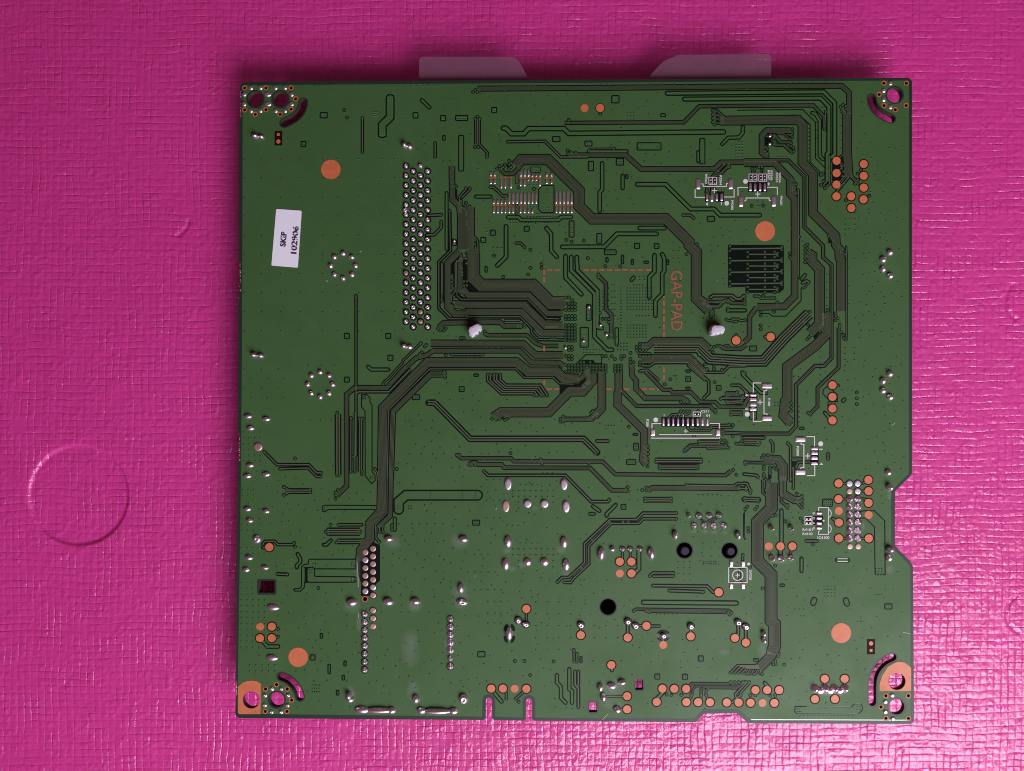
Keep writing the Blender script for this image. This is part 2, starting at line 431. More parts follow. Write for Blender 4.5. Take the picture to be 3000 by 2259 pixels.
# ================================================================== the board's solder side, drawn area by area
def A1():
    tile(680, 200)
    hole(285, 378, 95, 18); hole(590, 378, 95, 18)
    slot([(868, 415), (858, 480), (815, 560), (735, 625), (635, 668)], 47, 14)
    redhole((153, 240), (413, 240), (720, 240), (775, 373), (720, 500), (413, 505), (153, 508), (283, 562), (585, 562))
    dots([(232, 242), (348, 240), (530, 240), (648, 240), (150, 322), (728, 322), (150, 440), (728, 440), (232, 522), (348, 520), (532, 522), (648, 522)])
    sj(437, 322, 42, 30, me=U_DIM, h=16); sj(440, 440, 42, 30, me=U_DIM, h=16)
    sj(290, 840, 42, 34, h=70); sj(362, 845, 38, 28, h=46)
    fiducial(518, 765, 612, 942, (565, 810), (565, 895))
    box(1068, 535, 1168, 612, 3, 2); box(835, 887, 907, 963, 2, 2)
    via((1368, 510), (1403, 603)); tr([(1590, 610), (1590, 1022)], ends='ab')
    tr([(1928, 370), (1928, 598), (1832, 692), (1832, 800)], 104, 82)
    box(1878, 330, 1980, 450, 3, 3); box(1780, 745, 1886, 845, 3, 3)
    tr([(1929, 400), (1928, 598), (1832, 692), (1833, 790)], 84, 82, mat='pour', name='copper_island')
    vg(1715, 535, 3, 3, 24); pad(1205, 1235, 119, 0)
    for y in (1107, 1340, 1575, 1806, 2041, 2274, 2509, 2741, 2974, 3206):
        for x in (148, 360, 592, 823, 1103, 1290, 1545, 1825, 1988): vg(x, y, 1, 1, 0)
    vg(1005, 218, 15, 1, 70)
def B1():
    tile(1180, 200)
    tr([(232, 390), (325, 480)], 46, 28, ends='')
    dv((232, 392), (323, 478))
    box(118, 535, 192, 615, 2, 2); box(455, 570, 530, 648, 2, 2); box(638, 570, 798, 645, 5, 2); box(1078, 472, 1153, 550, 2, 2); box(1820, 828, 1925, 903, 3, 2)
    box(480, 815, 524, 888, 1, 2); box(675, 815, 750, 1262); dv((712, 845), (712, 868), (712, 1212), (712, 1240))
    B([(912, 620), (912, 930)], 75, 3); via((912, 590), (885, 617), (938, 617), (880, 962), (922, 962))
    tr([(930, 925), (1030, 1030), (1028, 1080)], 34, 12, ends='b'); tr([(395, 912), (395, 1080)], ends='ab')
    # long bundle under the top edge
    B([(905, 250), (2082, 243), (3122, 234), (4164, 222), (5354, 216), (5445, 300), (5445, 560)], 64, 6)
    via((858, 288), (885, 268), (910, 290), (935, 268))
    vg(30, 215, 6, 1, 72); vg(1118, 205, 10, 1, 70)
    tr([(1228, 730), (1258, 732), (1325, 800), (1480, 800), (1535, 737), (1965, 737), (2025, 796), (3912, 778)], 62, 42); dv((1230, 730), (1255, 733), (3910, 778))
    tr([(1280, 897), (1735, 892), (1925, 1083), (2250, 1083)], 36, 14, ends='a')
    via((2010, 1005), (2060, 1035), (2015, 1042), (2025, 632), (2025, 665))
    # sixteen-line bundle that rounds the middle
    B([(1380, 1190), (1447, 1115), (1772, 1115), (2150, 1490), (2150, 1680), (2310, 1838), (3210, 1838), (3492, 2121), (3494, 2158), (3582, 2245), (3582, 2806), (3735, 2955)], 130, 11)
    B([(1190, 1232), (1250, 1288), (1342, 1288), (1430, 1200)], 50, 5)
    via((1150, 1225), (1180, 1195), (1205, 1222), (1228, 1205), (1248, 1175), (1298, 1130), (1295, 1175), (1320, 1155), (1320, 1205), (1295, 1225))
    dark([(1260, 1180), (1310, 1150), (1320, 1210), (1280, 1225)])
    via((3760, 2940), (3765, 2965), (3780, 2985), (3760, 3008), (3785, 3018), (3760, 3035))
    tr([(1070, 1452), (1110, 1452), (1220, 1560), (1262, 1556)], 36, 14, ends='ab')
    tr([(895, 1567), (1070, 1567)], 46, 28); dv((897, 1567), (1068, 1567))
    via((1413, 1455), (1600, 1472), (770, 1465), (818, 1465))
    tr([(770, 1480), (690, 1570), (690, 1640)], 34, 12); tr([(818, 1480), (720, 1580)], 34, 12)
    # pins of the big through-hole connector
    for x, y0 in ((40, 1195), (128, 1258), (217, 1195), (305, 1258)):
        for i in range(17):
            y = y0 + i * 118.6
            dull = (x == 217 and i in (15, 16, 20)) or (x == 40 and i == 11)
            sj(x, y, 31, me=U_DIM if not dull else U_DULL, h=34, rg=13 if not (x == 217 and i == 0) else 0)
    sj(25, 950, 40, 40, h=75); sj(85, 965, 45, 34, h=46); sj(30, 1735 + 1, 31, me=U_DIM, h=34)
    sj(20, 3395, 40, 36, h=75); sj(85, 3405, 45, 34, h=46)
    # comb of narrow soldered fingers
    bars = [(1075, 1265, 1320), (1122, 1265, 1320), (1075, 1355, 1415), (1122, 1355, 1415), (1203, 1345, 1465), (1250, 1345, 1465), (1320, 1345, 1465),
            (1110, 1605, 1655), (1158, 1605, 1655), (1205, 1605, 1655), (1252, 1605, 1655)]
    for x in (1110, 1158, 1205, 1252, 1300, 1345, 1437, 1485): bars.append((x, 1686, 1770))
    for b in bars: bar(*b)
    for x in (1075, 1122): cu(x - 16, 1322, x + 16, 1352)
    for x in (1203, 1250, 1320): cu(x - 16, 1322, x + 16, 1345)
    for x in (1110, 1158, 1205, 1252, 1300, 1345, 1437, 1485): cu(x - 15, 1657, x + 15, 1685)
    tile(1480, 480, 9.217)
    for x, a, b in ((428, 190, 345), (528, 150, 345), (632, 150, 345), (737, 290, 350), (838, 290, 350), (940, 290, 350), (1120, 240, 345), (1250, 240, 345),
                    (415, 420, 610), (525, 420, 610), (628, 410, 475), (733, 410, 475), (838, 410, 470), (938, 420, 610), (1120, 420, 550), (1250, 420, 550)): bar(x, a, b, 50)
    for x in (425, 528, 628, 733, 838, 940, 1118, 1248): cu(x - 34, 350, x + 34, 412)
    for x in (110, 212, 320, 425, 528, 632, 735, 838): bar(x, 770, 1075, 50)
    for x in (632, 735): bar(x, 1220, 1340, 50)
    for x in (110, 212, 425, 528): cu(x - 33, 1082, x + 33, 1148)
    for x in (1380, 1480, 1585, 1690, 1795): bar(x, 715 if x < 1790 else 820, 1075, 50); bar(x, 1150, 1335, 50); cu(x - 33, 1082, x + 33, 1146)
    dark([(1000, 568), (1318, 568), (1332, 590), (1332, 1310), (1310, 1328), (975, 1328), (890, 1230), (890, 695)])
    mb = MB(); mb.poly(W([T(p) for p in [(1010, 598), (1302, 598), (1302, 1300), (990, 1300), (917, 1220), (917, 705)]], zcu()), 'pour'); mb.build('copper_island')
    for y in (700, 778, 1190, 1270):
        for x in (1038, 1115, 1190): dv((x, y))
    box(670, 75, 962, 245, 4, 2, g=22); box(262, 262, 362, 552, 1, 4, g=20); box(262, 1085, 357, 1368, 1, 4, g=20)
    via((362, 640), (780, 680))
    tr([(80, 1440), (350, 1440), (425, 1518), (1440, 1518), (1512, 1438), (1770, 1438)], 112, 76)
    vg(625, 500, 4, 2, 75); vg(620, 1095, 4, 2, 78); vg(850, 1357, 8, 1, 78); vg(620, 1437, 11, 1, 77); vg(150, 1525, 3, 2, 75)
def C1():
    tile(1680, 200)
    pad(135, 488, 48, 0); via((325, 555)); pad(325, 485, 50, 9)
    box(460, 328, 563, 430, 3, 3); box(133, 883, 233, 957, 3, 2); box(175, 1130, 252, 1258, 2, 4); box(515, 1093, 618, 1190, 3, 3); box(1057, 548, 1128, 598, 2, 1)
    box(770, 903, 1075, 1005); dv(*[(x, y) for x in (798, 825, 1020, 1047) for y in (940, 968)])
    box(1498, 1000, 1545, 1158); box(1533, 850, 1610, 1172); dv(*[(x, y) for x in (1552, 1583) for y in (872, 898, 1128, 1155)]); dv((1520, 1020), (1520, 1140))
    B([(-60, 1062), (640, 1062), (825, 1230), (1720, 1230), (1800, 1150), (2086, 1147)], 60, 6)
    tr([(190, 1015), (650, 1015)], 46, 28); dv((200, 1017), (652, 1015)); tr([(175, 1010), (205, 985), (495, 982)], 22, 8, ends='b'); via((-30, 1025), (28, 1028))
    tr([(350, 1160), (350, 1480), (320, 1512), (320, 1740)], 50, 32); dv((350, 1158), (320, 1742))
    tr([(600, 1310), (600, 1465)], 46, 28); box(630, 1290, 672, 1355, 1, 2); dv((600, 1312), (600, 1462))
    tr([(780, 1417), (1125, 1417), (1428, 1718), (1715, 1718), (1790, 1793), (2270, 1793)], 54, 34); dv((780, 1417), (805, 1417), (2240, 1793), (2268, 1793))
    # wide traces along the top
    tr([(1145, 307), (2082, 298), (3050, 289), (3187, 425), (3187, 1050), (3150, 1085)], 58, 36); dv((1145, 307), (1170, 308))
    tr([(1355, 378), (2082, 372), (3014, 366), (3115, 470), (3115, 1025), (3094, 1050), (3094, 1370)], 58, 36); dv((1355, 378), (1380, 378))
    B([(-110, 667), (1345, 660), (1535, 465), (2082, 460), (2927, 455), (3057, 590), (3057, 740)], 44, 3)
    Ln([(2000, 513), (2797, 505), (2952, 660), (2952, 1100), (3072, 1220), (3072, 1380)]); Ln([(2660, 572), (2760, 576), (2887, 690), (2887, 1145), (2997, 1255), (2997, 1310)])
    B([(1790, 640), (1860, 640), (2082, 638), (2742, 630), (2794, 690), (2794, 1150), (2921, 1290), (2921, 1766), (3195, 2045), (3200, 2150), (3242, 2210), (3246, 2306), (3266, 2356), (3266, 2966)], 112, 10)
    for i, y in enumerate((515, 565, 612, 660)): B([(1700, y), (1750, y + 4), (1835, 600 + i * 24)], 38, 2)
    via((1700, 515), (1700, 565), (1700, 612), (1700, 660), (1722, 688), (1722, 540), (1722, 590), (1722, 636))
    tr([(2065, 715), (2065, 790), (2020, 845), (1890, 848), (1815, 925)], 46, 28); dv((2065, 715), (1817, 922))
    B([(1850, 1165), (1770, 1245)], 34, 1 + 1); B([(1900, 1180), (1790, 1295), (1720, 1300), (1660, 1370), (1620, 1530)], 44, 2); via((1838, 1170), (1895, 1165), (1900, 1205))
    vg(660, 548, 3, 3, 40, 38); vg(1985, 895, 3, 6, 38); vg(65, 195, 6, 1, 71); vg(655, 193, 6, 1, 143)
def D1():
    tile(2180, 200)
    hole(1837, 325, 94, 18); slot([(1555, 368), (1572, 450), (1632, 530), (1712, 580), (1792, 615)], 48, 14)
    redhole((1703, 183), (1977, 183), (1645, 320), (1705, 455), (1975, 455), (1843, 507)); dots([(1785, 185), (1703, 275), (1703, 385), (1785, 475)])
    dark([(1072, 1130), (1195, 1045), (1222, 1045), (1245, 1300), (1190, 1372), (1072, 1372)])
    for p in ((1127, 1130), (1127, 1280), (1125, 1420), (1125, 1563), (1458, 1170), (1458, 1313), (1458, 1457), (1305, 1563), (1455, 1600), (1307, 1706)): pad(*p)
    via((1185, 1165), (1185, 1195), (1190, 1225), (1210, 1262), (1200, 1315), (1218, 1400), (1385, 1285), (1390, 1360), (1425, 1240), (1525, 1555), (1240, 1610), (1350, 1410), (1388, 1410))
    for x0, y0, x1, y1 in ((1160, 1100, 1210, 1050), (1150, 1255, 1225, 1170), (1150, 1395, 1240, 1300)): tr([(x0, y0), (x1, y1)], 22, 7)
    B([(1256, 545), (1256, 1040), (1275, 1330)], 110, 10); via((1178, 470), (1205, 450), (1240, 465), (1240, 500)); tr([(1180, 480), (1185, 530), (1215, 560)], 24, 8)
    tr([(1275, 1330), (1190, 1430), (1130, 1505)], 40, 14); B([(1298, 1310), (1385, 1400)], 48, 2)
    tr([(830, 548), (868, 556), (922, 640), (922, 1070), (962, 1110)], 46, 30, ends='b'); via((860, 552), (830, 548), (995, 530), (985, 710), (982, 750), (958, 1110))
    tr([(995, 545), (985, 700)], 28, 10)
    vg(790, 692, 1, 10, 0, 48); vg(885, 665, 1, 3, 0, 95); vg(1178, 520, 1, 6, 0, 92)
    via((968, 1375), (935, 1425), (972, 1425), (985, 1462), (938, 1285), (938, 1308), (962, 1285)); tr([(1012, 1340), (1012, 1380), (970, 1420)], 34, 14); tr([(1045, 1070), (1040, 1410), (985, 1462)], 30, 12)
    # U-shaped bundle
    B([(565, 762), (275, 762), (218, 820), (218, 1030), (275, 1078)], 72, 6); drect(258, 838, 335, 950)
    sj(308, 832, 20, h=26); sj(308, 928, 20, h=26)
    B([(365, 815), (440, 898), (560, 905)], 44, 3); B([(370, 935), (488, 938), (575, 1018)], 44, 3); B([(400, 800), (480, 800), (560, 860)], 26, 2)
    via(*[(588, y) for y in (745, 795, 838)], (565, 772), (565, 815), (565, 868), (575, 912), (575, 950), (598, 970), (605, 1010), (580, 1030), (262, 965), (285, 985), (258, 1010), (285, 1035), (285, 1080), (265, 1060))
    via((362, 820), (360, 850), (360, 890), (380, 905), (360, 925))
    vg(420, 1080, 3, 1, 48); vg(465, 855, 2, 1, 30); vg(520, 175, 8, 1, 80); vg(910, 478, 4, 1, 26)
    # bundle that splits
    B([(0, 1125), (540, 1125), (735, 1320), (735, 1936), (963, 2166), (963, 2306), (1066, 2400), (1066, 3531), (1066, 3536), (974, 3631), (862, 3633), (634, 3863), (634, 4365), (550, 4457), (0, 4457), (-350, 4440)], 42, 2)
    B([(0, 1160), (378, 1160), (555, 1345), (555, 1530), (612, 1590), (615, 1800), (615, 2781), (490, 2906), (160, 2912)], 84, 7)
    tr([(660, 1500), (660, 2540)], 34, 12); via((600, 1365), (635, 1415), (605, 1395), (605, 1425), (660, 1490), (670, 2055), (560, 2305), (575, 2325), (555, 2260))
    B([(608, 1440), (608, 1500), (640, 1540)], 60, 4)
    B([(150, 2920), (65, 3035), (65, 3280), (0, 3345)], 58, 5)
    for x in (98, 130, 180, 218): via((x, 1225 if x < 150 else 1205))
    for x in (98, 130, 205, 232): tr([(x, 1230), (x, 1300)], 20, 7)
def E1():
    tile(2020, 480, 7.9)
    drect(355, 670, 455, 880); drect(580, 640, 795, 880); drect(1355, 425, 1798, 652)
    for x, y in ((200, 468), (952, 465), (1190, 870), (1950, 865)): spad(x, y, 105, 240)
    for x, y in ((405, 775), (515, 785), (628, 775), (740, 775), (1405, 545), (1515, 545), (1630, 545), (1740, 545)): spad(x, y, 60, 178)
    for p in ([(128, 590), (128, 778), (360, 776)], [(1030, 590), (1030, 770), (795, 770)], [(275, 465), (310, 468), (318, 525), (850, 525), (852, 460), (888, 460)],
              [(1120, 740), (1120, 548), (1355, 548)], [(1795, 545), (2030, 545), (2030, 725)], [(1268, 860), (1302, 858), (1308, 793), (1838, 793), (1845, 855), (1882, 855)]): silk(p, 20)
    plus(577, 622, 62, 20); plus(1577, 703, 62, 20); sdisc(860, 915, 54); sdisc(1293, 408, 54)
    for x0, y0, x1, y1 in ((445, 315, 625, 480), (1374, 238, 1556, 405), (1602, 238, 1784, 405)):
        drect(x0, y0, x1, y1); xm = (x0 + x1) / 2; w = 14
        silk([(x0, y0), (x1, y0)], w); silk([(x0, y1), (x1, y1)], w); silk([(x0, y0), (x0, y1)], w); silk([(x1, y0), (x1, y1)], w); silk([(xm, y0), (xm, y1)], w)
        for x in (xm - 44, xm + 44):
            for y in (y0 + 55, y1 - 42): spad(x, y, 32, 38, 2)
    text('R9263', 385, 350, 225, 56, -90); text('R9264', 720, 382, 225, 56, -90); text('P9200', 985, 955, 220, 60, -90); text('4', 400, 930, 55, 75); text('1', 738, 922, 22, 75)
    text('R9267', 1828, 265, 225, 50, -90); text('R9268', 1895, 270, 225, 50, -90); text('R9265', 2020, 320, 225, 50, -90); text('R9266', 2087, 325, 225, 50, -90); text('P9201', 2120, 852, 215, 56, -90); text('4', 1832, 470, 55, 75, 180)
    via((1440, 975), (1705, 970)); vg(1570, 970, 2, 1, 55)
    tr([(480, 490), (440, 690)], 70, 14); tr([(540, 490), (625, 660)], 50, 10)
def A2():
    tile(680, 600)
    for i in range(8):
        a = 2 * math.pi * i / 8
        sj(1358 + 152 * math.cos(a), 748 + 152 * math.sin(a), 33, me=U_ROUND, h=34)
    tr([(1512, 1110), (1512, 3050), (1480, 3075)], 36, 12, ends='ab')
    box(1363, 1563, 1437, 1640, 2, 2); box(1868, 1563, 1942, 1640, 2, 2)
def B2():
    tile(1180, 600)
    tr([(310, 132), (470, 122)], 40, 16, ends='b'); tr([(290, 370), (385, 365), (470, 275), (470, 205)], 40, 16, ends='b')
    tr([(535, -140), (535, 545)], 44, 26); dv((535, 540))
    tr([(572, 75), (582, 560), (440, 700), (440, 1262), (568, 1390), (775, 1390), (800, 1366), (1430, 1366), (1572, 1510), (1572, 1560), (1655, 1645), (1990, 1650)], 40, 10, ends='a')
    tr([(478, 720), (478, 1060)], 36, 20); tr([(478, 1082), (478, 1180)], 38, 10, ends='ab')
    B([(600, -470), (600, -320), (610, -60), (690, 20), (700, 100)], 72, 7)
    via((615, -450), (590, -390), (605, -340), (605, -280), (605, -215), (650, -225)); tr([(615, -440), (600, -400)], 24, 8)
    drect(625, -190, 665, -40); dv((640, -95))
    tr([(650, -60), (690, 0), (760, 60)], 34, 10); via((710, -45), (770, -25), (712, -15), (765, 10), (815, 20))
    B([(770, 30), (770, 545)], 210, 17); drect(762, 130, 802, 190); via((768, 92), (768, 122), (778, 205), (778, 243), (803, 292))
    via((875, 400), (875, 435), (875, 480)); tr([(880, 400), (915, 440), (918, 580)], 34, 10)
    box(600, 418, 660, 505, 0, 0); sj(630, 443, 20, h=26); dv((615, 485), (645, 485))
    B([(840, 545), (862, 620), (862, 890), (962, 985), (1590, 985), (1805, 1200), (1975, 1200)], 156, 13)
    dark([(790, 930), (925, 1065), (790, 1075), (740, 1030), (700, 960), (700, 700), (790, 640), (735, 575), (800, 620)])
    B([(735, 1020), (800, 1102), (1540, 1102), (1765, 1325), (1950, 1325)], 76, 7)
    tr([(655, 680), (662, 1112), (712, 1152), (1525, 1152), (1752, 1385), (1905, 1392)], 46, 9)
    tr([(770, 655), (705, 655), (640, 715), (640, 1060), (592, 1110), (592, 1175), (660, 1235)], 34, 10, ends='a')
    dark([(578, 740), (628, 700), (628, 850), (578, 880)])
    B([(640, 1215), (760, 1222), (1480, 1222), (1742, 1475), (1950, 1475)], 92, 8)
    B([(700, 560), (548, 712), (548, 1245), (640, 1335), (768, 1335), (800, 1308), (1450, 1308), (1702, 1562), (1970, 1562)], 84, 7)
    drect(560, 1185, 600, 1260)
    B([(720, 640), (700, 690), (700, 1050), (745, 1095)], 70, 5)
    via((712, 620), (712, 680), (778, 715), (700, 748), (720, 775), (725, 820), (725, 855), (745, 935), (782, 935), (745, 985), (782, 985), (720, 1100), (600, 865), (600, 890), (600, 942), (600, 985), (592, 1045), (625, 1122), (628, 1185), (595, 1228), (600, 1255), (660, 1250), (697, 1250), (728, 1262))
    B([(440, 1500), (500, 1440), (1185, 1432), (1245, 1482), (1450, 1482)], 62, 5)
    via((430, 1510), (478, 1510), (525, 1510), (455, 1533), (500, 1533)); via(*[(x, y) for x in (1405, 1445, 1485) for y in (1462, 1488)])
    B([(1010, 1580), (1060, 1592), (1515, 1592), (1620, 1692), (1705, 1722), (1900, 1722)], 46, 3); via((1000, 1545), (1000, 1575), (710, 1625), (745, 1625))
    tr([(1745, 1488), (1890, 1488)], 32, 16); tr([(1625, 1535), (1680, 1590)], 32, 14); via((1815, 1640), (1860, 1640)); tr([(1250, 1412), (1420, 1412)], 30, 16)
    # right half
    box(1060, 303, 1137, 380, 2, 2); box(945, 392, 1020, 467, 2, 2); box(1475, 255, 1550, 330, 2, 2); box(995, 745, 1037, 830, 1, 2); box(2022, 190, 2096, 402, 2, 6)
    tr([(1260, 265), (1260, 635), (1155, 740)], 54, 34); dv((1260, 265), (1260, 285), (1155, 742))
    tr([(1752, 285), (1810, 355), (1810, 560), (1880, 635)], 50, 30); dv((1750, 280), (1880, 635))
    tr([(1387, 468), (1438, 468), (1485, 515)], 34, 12, ends='ab'); via((1557, 550), (1113, 622), (1693, 725), (1693, 770), (1557, 772), (1530, 852), (1225, 880), (1995, 430), (2058, 450))
    for x in (1790, 1888): cu(x - 33, 787, x + 33, 808)
    for y in (825, 915): cu(1713, y - 33, 1737, y + 33)
    for y in (1205, 1245, 1283, 1358, 1398, 1470, 1508, 1547, 1583, 1620, 1658): via(*[(x, y) for x in ((1985, 2025, 2062, 2100) if y != 1245 else (2025, 2062, 2100))])
    via((1990, 1132), (2028, 1132), (2068, 1165)); tr([(1840, 1138), (1990, 1132)], 26, 9)
    vg(1105, 523, 3, 1, 50); vg(1310, 187, 3, 1, 38); vg(1350, 222, 2, 1, 35); vg(1505, 222, 3, 1, 33); vg(1705, 222, 3, 1, 35); vg(1525, 150, 9, 1, 40)
def C2():
    tile(1680, 600)
    tr([(1340, 127), (1425, 127), (1465, 162)], 34, 12, ends='ab')
    box(1625, 135, 1728, 210, 3, 2); box(278, 345, 352, 477, 2, 4); box(738, 465, 813, 540, 2, 2); box(978, 465, 1050, 540, 2, 2); box(370, 543, 528, 615, 5, 2)
    tr([(810, 285), (1110, 285)], 54, 34); dv((812, 285), (1108, 285)); tr([(-135, 515), (375, 513), (530, 355), (1015, 355)], 54, 34); dv((-135, 515), (1015, 355))
    box(388, 635, 430, 708, 1, 2); box(577, 608, 620, 725, 1, 3); box(698, 662, 740, 735, 1, 2); box(852, 680, 922, 722, 2, 1); box(1130, 665, 1170, 735, 1, 2)
    tr([(708, 918), (735, 888)], 44, 26); via((127, 440), (177, 652), (390, 750), (572, 752), (1380, 602), (1512, 482))
    tr([(988, 615), (988, 815), (925, 880), (925, 1130)], 52, 32); tr([(1083, 605), (1108, 655), (1108, 810), (1083, 840), (1083, 1090), (1000, 1172), (1000, 1355)], 52, 32)
    dv((988, 612), (985, 825), (925, 1135), (1083, 600), (1083, 620), (1000, 1172), (1000, 1355))
    tr([(-97, 625), (-97, 890), (97, 1093)], 52, 32); tr([(-27, 640), (-27, 800), (256, 1085), (256, 1610), (415, 1770), (470, 1770)], 54, 34)
    tr([(40, 640), (48, 800), (292, 1045), (292, 1490), (345, 1505)], 54, 34); dv((35, 630), (35, 655), (-97, 625), (97, 1093), (-27, 640))
    B([(300, 860), (397, 960), (397, 1270), (462, 1340), (462, 1640)], 46, 3); via((303, 850), (303, 882), (432, 1432), (470, 1432), (355, 1392), (395, 1392), (430, 1392), (322, 1320), (432, 1580), (470, 1585), (432, 1620), (470, 1620), (350, 1505))
    box(150, 1213, 222, 1417, 2, 4); sj(188, 1248, 22, h=28); box(75, 1490, 188, 1745, 3, 4); sj(330, 1470, 22, h=28); sj(403, 1585, 24, h=28); sj(122, 1662, 22, h=28)
    box(500, 1495, 557, 1720, 2, 1)
    vg(658, 1018, 9, 8, 37.5, 37.3); vg(735, 980, 4, 1, 37.5); vg(582, 1018, 1, 15, 0, 37.3); vg(318, 1055, 2, 7, 40, 37.3); vg(432, 1018, 1, 7, 0, 75); vg(468, 980, 2, 6, 37, 75); vg(658, 1470, 7, 5, 37.5, 37.3); vg(770, 1355, 5, 1, 37.5); vg(805, 875, 2, 2, 60, 38); vg(1220, 560, 2, 2, 62, 95)
    for x in (155, 250, 345, 440, 535, 628, 720, 817, 912): cu(x - 33, 785, x + 33, 806)
    for y in (1200, 1297, 1393, 1487, 1580): cu(1090, y - 33, 1114, y + 33)
    cu(1092, 1115, 1112, 1140)
    text('GAP-PAD', 1258, 1170, 730, 138, -90, 'mark', Z_PAD, 'copper_lettering', bold=0.004)
    # terminated rake on bare laminate
    dark([(1885, 490), (2552, 490), (2567, 502), (2567, 1030), (2512, 1075), (2097, 1075), (2097, 1002), (1885, 1008)])
    for y in (535, 680, 820, 962): tr([(1925, y + 4), (2535, y - 4)], 30, 15); via((1908, y - 28), (1908, y + 28), (2540, y - 22), (2540, y + 15))
    for y in (605, 748, 890, 1033):
        tr([(2145, y), (2485, y)], 26, 13); via((2125, y - 28), (2125, y + 30), (2335, y - 32), (2453, y - 32), (2335, y + 35), (2453, y + 35), (2488, y - 18), (2488, y + 15))
    # traces left of the right-hand screw pin
    tr([(1670, 1130), (1705, 1108), (1935, 1108), (1985, 1148), (2040, 1150), (2080, 1110)], 44, 22); B([(1560, 1130), (1640, 1185), (1720, 1185), (1850, 1180)], 40, 3)
    B([(1575, 1195), (1640, 1240), (1770, 1240), (1840, 1175), (1890, 1165), (1930, 1200), (2082, 1200), (2090, 1200)], 44, 3); via((1890, 1192), (1732, 1190), (1765, 1190), (1680, 1270), (1705, 1295), (1672, 1320), (1705, 1340), (1672, 1365))
    tr([(1885, 1288), (2090, 1288)], 50, 26); via((1885, 1265), (1885, 1295), (1865, 1400), (1940, 1395), (1985, 1425)); tr([(1865, 1405), (1985, 1428)], 30, 10); tr([(1940, 1395), (2010, 1395), (2030, 1412), (2090, 1412)], 32, 12)
    via((1985, 1590)); pad(1985, 1655, 52)
def D2():
    tile(2180, 600)
    pad(255, 322, 121, 0); via((255, 1612)); pad(323, 1612, 51)
    tr([(0, 127), (185, 127)], 2, 1) if False else None
    Ln([(695, 1020), (695, 1170), (505, 1360), (345, 1360), (305, 1325), (205, 1325)]); Ln([(665, 905), (735, 855)], 8)
    tr([(700, 905), (742, 857)], 44, 26); tr([(712, 955), (760, 930), (788, 942)], 40, 22); tr([(705, 1020), (745, 1005), (790, 950)], 22, 8)
    via((130, 1115), (230, 1112), (370, 1138), (405, 1190), (405, 1222), (200, 1305), (365, 1305), (203, 1352), (203, 1472), (203, 1520), (130, 1260))
    tr([(130, 1115), (180, 1115), (205, 1140), (370, 1138)], 32, 12)
    for y in (1120, 1170, 1215, 1410): via((8, y))
    B([(775, 590), (828, 625), (828, 690), (920, 790), (920, 1455), (800, 1570)], 122, 10); via(*[(745, y) for y in (505, 555, 608, 655, 702)], *[(770, y) for y in (485, 530, 580, 630, 680)])
    drect(1025, 400, 1080, 470); via(*[(1035 + i * 25, 385 + i * 25) for i in range(7)], (1210, 545), (1185, 580), (1230, 605))
    tr([(1245, 510), (1250, 610), (1250, 1620)], 22, 8)
    via(*[(1018 - i * 20, 1285 + i * 42) for i in range(6)], (945, 1520), (925, 1545), (1115, 1325), (1118, 1360), (1140, 1385), (1115, 1410), (1165, 1465), (1165, 1490), (1180, 1555), (1210, 1585), (1215, 1625), (1240, 1645))
    dark([(820, 1580), (890, 1500), (930, 1550), (860, 1640)]); via((815, 1590), (795, 1615), (770, 1640))
    B([(1000, 1320), (1000, 1582), (870, 1720), (525, 1976), (525, 2366), (500, 2396), (482, 2566), (560, 2656)], 118, 10)
    via(*[(575, 1666 + y) for y in (755, 800, 848, 940, 990)], *[(550, 1666 + y) for y in (775, 825, 915, 965, 1010)])
    # rake of four pairs running down to the left
    B([(790, 1330), (490, 1625), (240, 1906), (0, 1908), (-417, 1882), (-560, 1742), (-1100, 1742)], 132, 4)
    via((755, 1305), (800, 1305), (735, 1435), (780, 1465))
    B([(1152, 1500), (1152, 1986), (895, 2231), (895, 2460), (800, 2555)], 40, 2); via((780, 2540), (805, 2560))
    for cx, cy, k in ((0, 0, 0), (0, 1478, 1)):
        for x, y in ((1775, 585), (1690, 672), (1690, 790), (1778, 870)): sj(x, y + cy, 41, h=44)
    vg(1235, 175, 1, 4, 0, 66); vg(1352, 105, 1, 4, 0, 68); vg(1525, 110, 1, 7, 0, 238); vg(1665, 110, 1, 7, 0, 240); vg(1010, 850, 1, 6, 0, 95); vg(1275, 775, 1, 3, 0, 218)
